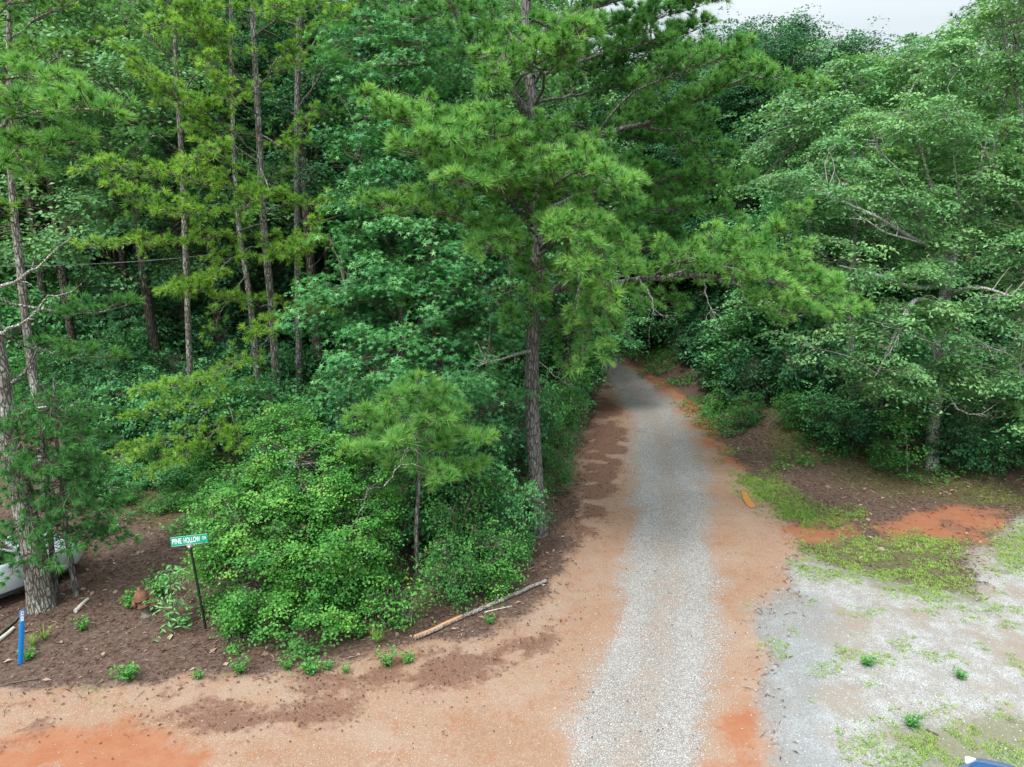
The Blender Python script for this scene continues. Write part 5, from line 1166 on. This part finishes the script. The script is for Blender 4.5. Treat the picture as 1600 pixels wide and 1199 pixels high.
def grass():
    acc = Acc()
    def blades(x, y, h, K, w, t0, t1, lean=.5, rad=.03):
        n = len(x); xx = np.repeat(x, K)+rng.normal(0, rad, n*K); yy = np.repeat(y, K)+rng.normal(0, rad, n*K); m = n*K
        b = lay(xx, yy, -.005); a = rng.uniform(0, 6.28, m); d = np.stack([np.cos(a)*lean, np.sin(a)*lean, np.ones(m)], -1)*rng.uniform(.4, 1.2, (m, 1))
        hh = (np.repeat(h*rng.uniform(.5, 1.2, n), K))[:, None]; s = np.stack([-np.sin(a), np.cos(a), 0*a], -1)*w
        V = np.stack([b-s, b+s, b+unit(d)*hh], 1); T = np.stack([np.full(m, 0), np.full(m, 0), np.full(m, .2)], 1)+np.repeat(rng.uniform(t0, t1, n), K)[:, None]
        acc.add(V.reshape(-1, 3), np.arange(3*m).reshape(-1, 3), np.clip(T, 0, 1).ravel(), 0)
    pat = lambda x, y, s=1.6, t=.5, k=.12: sm(t-k, t+k, fbm(x*s, y*s, 91, 4))
    g1 = gp([(1150, 742), (1200, 748), (1262, 788), (1340, 800), (1310, 822), (1220, 810), (1168, 772)])
    x, y = ground_pts(30000, 6, 14, 14, 26, lambda x, y: np.clip(.5-sdist(g1, x+.5*(vnoise(x*2, y*2, 4)-.5), y+.8*(vnoise(x*2, y*2, 8)-.5)+.7*(fbm(x*3, y*3, 8)-.5))/.9, 0, 1)*(.2+.8*pat(x, y, 2.5, .45))); blades(x, y, .13, 6, .006, .15, .85, .8)
    x, y = ground_pts(60000, 5, 20, 7, 24, lambda x, y: masks(x, y)['green']*pat(x, y, 2.2, .45, .07)); blades(x, y, .065, 9, .009, .4, 1, 1.2)
    x, y = ground_pts(60000, 5, 20, 7, 22, lambda x, y: masks(x, y)['lot']*pat(x+40, y*1.6, 1.5, .64, .03)); blades(x, y, .05, 8, .008, .35, 1, 1.2)
    x, y = ground_pts(14000, 6, 20, 17, 28, lambda x, y: masks(x, y)['moss']*pat(x, y, 1.2, .5)*.8); blades(x, y, .08, 5, .006, .2, .8, .9)
    x, y = ground_pts(9000, -14, 1, 9, 14.5, lambda x, y: (1-masks(x, y)['litter'])*pat(x+9, y, 1.4, .60, .05)*np.clip(.5-np.abs(sdist(ROAD, x, y)+.3)/1.2, 0, 1)); blades(x, y, .07, 6, .005, .3, .8, .9)
    tag(acc.build('grass', [M['grassm']]), kind='stuff')
grass()
def ground_cover():
    acc = Acc()
    pat = lambda x, y: sm(.42, .6, fbm(x*.8, y*.8, 13, 4))
    zone = gp([(90, 650), (400, 620), (440, 800), (300, 860), (200, 830), (120, 760)]); zoneR = gp([(1130, 610), (1300, 640), (1600, 740), (1600, 770), (1340, 742), (1160, 735), (1120, 690), (1075, 640), (1010, 590), (990, 540), (1080, 530)])
    for zn, x0, x1, y0, y1, n, gain in ((zone, -22, -4, 15, 34, 16000, 1), (zoneR, 6, 24, 18, 47, 26000, .8)):
        x, y = ground_pts(n, x0, x1, y0, y1, lambda x, y: np.clip(.5-sdist(zn, x, y)/1.5, 0, 1)*pat(x, y), gain)
        m = len(x); k = 7; ci = np.repeat(np.arange(m), k); c = lay(x, y, .10+.18*rng.random(m))[ci]+rng.normal(size=(m*k, 3))*[.11, .11, .05]
        leaves(acc, c, unit(rng.normal(0, .4, (m*k, 3))+[0, 0, 1]), .10, .07, rng, rng.uniform(.1, .85, m)[ci], 0, 'kite', .2)
    tag(acc.build('ground_cover', [M['hedge']]), kind='stuff')
ground_cover()
# single weeds in the dirt and near the thicket
def weed(seed, tall, leafy_=True):
    rg = np.random.default_rng(seed); acc = Acc(); n = 26; a = rg.uniform(0, 6.28, n)
    if leafy_:
        for k in range(9):
            d = np.array([cos(k*.7+seed)*.6, sin(k*.7+seed)*.6, 1]); p = np.linspace(0, 1, 5)[:, None]*d*tall*rg.uniform(.5, 1); tube(acc, p, .004, 3, .4, 0)
            c = np.repeat(p[1:], 4, 0)+rg.normal(0, .035, (16, 3)); leaves(acc, c, unit(rg.normal(0, .4, (16, 3))+[0, 0, 1]), .065, .035, rg, rg.uniform(.4, .9, 16), 0)
    else:
        for k in range(30):
            an = rg.uniform(0, 6.28); d = np.array([cos(an)*rg.uniform(.2, .9), sin(an)*rg.uniform(.2, .9), 1]); l = tall*rg.uniform(.5, 1.1); m1 = unit(d)*l*.6; m2 = m1+unit(d*[1.8, 1.8, .3])*l*.4; s = np.array([-sin(an), cos(an), 0])*.008
            acc.add([-s, s, m1+s*.8, m1-s*.8], [[0, 1, 2, 3]], rg.uniform(.4, .8), 0); acc.add([m1-s*.8, m1+s*.8, m2], [[0, 1, 2]], rg.uniform(.5, 1), 0)
    return acc
wp = {}
for key, (sd, tall, lf) in {'a': (1, .22, True), 'b': (2, .30, True), 'c': (3, .42, False)}.items():
    o = weed(sd, tall, lf).build('weed' if lf else 'grass_tuft', [M['hedge' if lf else 'grassm']]); tag(o, 'weed', 'weed' if lf else 'grass tuft'); wp[key] = [o, False]
for key, px, py, s, lab in [('a', 485, 1052, 1.3, 'bushiest green weed in the row on the dirt shoulder below the bush'), ('b', 448, 1046, .8, 'small weed left of the bushiest one on the shoulder'), ('a', 512, 1046, .8, 'low weed just right of the bushiest shoulder weed'),
                            ('b', 605, 1040, 1.1, 'weed on the shoulder straight below the left end of the pole'), ('a', 638, 1035, .9, 'small weed below the left end of the fallen pole'), ('b', 540, 1052, .6, 'tiny weed between two clumps on the dirt shoulder'),
                            ('a', 200, 1062, 1.4, 'wide low weed on the dirt directly below the hydrant'), ('b', 375, 1052, 1.0, 'weed at the dirt edge below the front of the bright bush'), ('a', 310, 1060, .7, 'little weed on the dirt below the sign post'),
                            ('c', 70, 1000, 1.0, 'grassy tuft right of the blue marker'), ('c', 52, 1010, .8, 'smaller grassy tuft close beside the blue marker'), ('a', 45, 1030, 1.0, 'leafy weed at the foot of the blue marker'), ('b', 130, 985, .9, 'pale weed between the thick pine and the hydrant'),
                            ('c', 590, 1005, 1.1, 'long arching grass tuft under the skirt of the bright bush'), ('a', 205, 948, 1.5, 'dark leafy weed just left of the hydrant'), ('b', 250, 930, 1.8, 'leafy weed behind the hydrant'), ('a', 562, 995, 1.2, 'round leafed weed below the bright bush skirt'),
                            ('b', 765, 975, .7, 'small weed in the brown litter under the fallen pole'), ('a', 1355, 1040, .9, 'small green weed in the middle of the gravel lot'), ('a', 1500, 1060, .8, 'low weed on the gravel toward the right edge'), ('a', 1425, 1135, 1.0, 'dark green weed on the gravel near the lower right')]:
    o, u_ = wp[key]; p = G(px, py)
    if u_: o = o.copy(); sc.collection.objects.link(o)
    else: wp[key][1] = True
    o.location = tuple(float(v) for v in p); o.scale = (s, s, s); o.rotation_euler = (0, 0, R.uniform(0, 6)); o['label'] = lab; o['group'] = 'weeds growing in the dirt and gravel'
tris = sum(len(m.loops)-2*len(m.polygons) for m in bpy.data.meshes)
print('tris', tris, 'tufts', NT_)
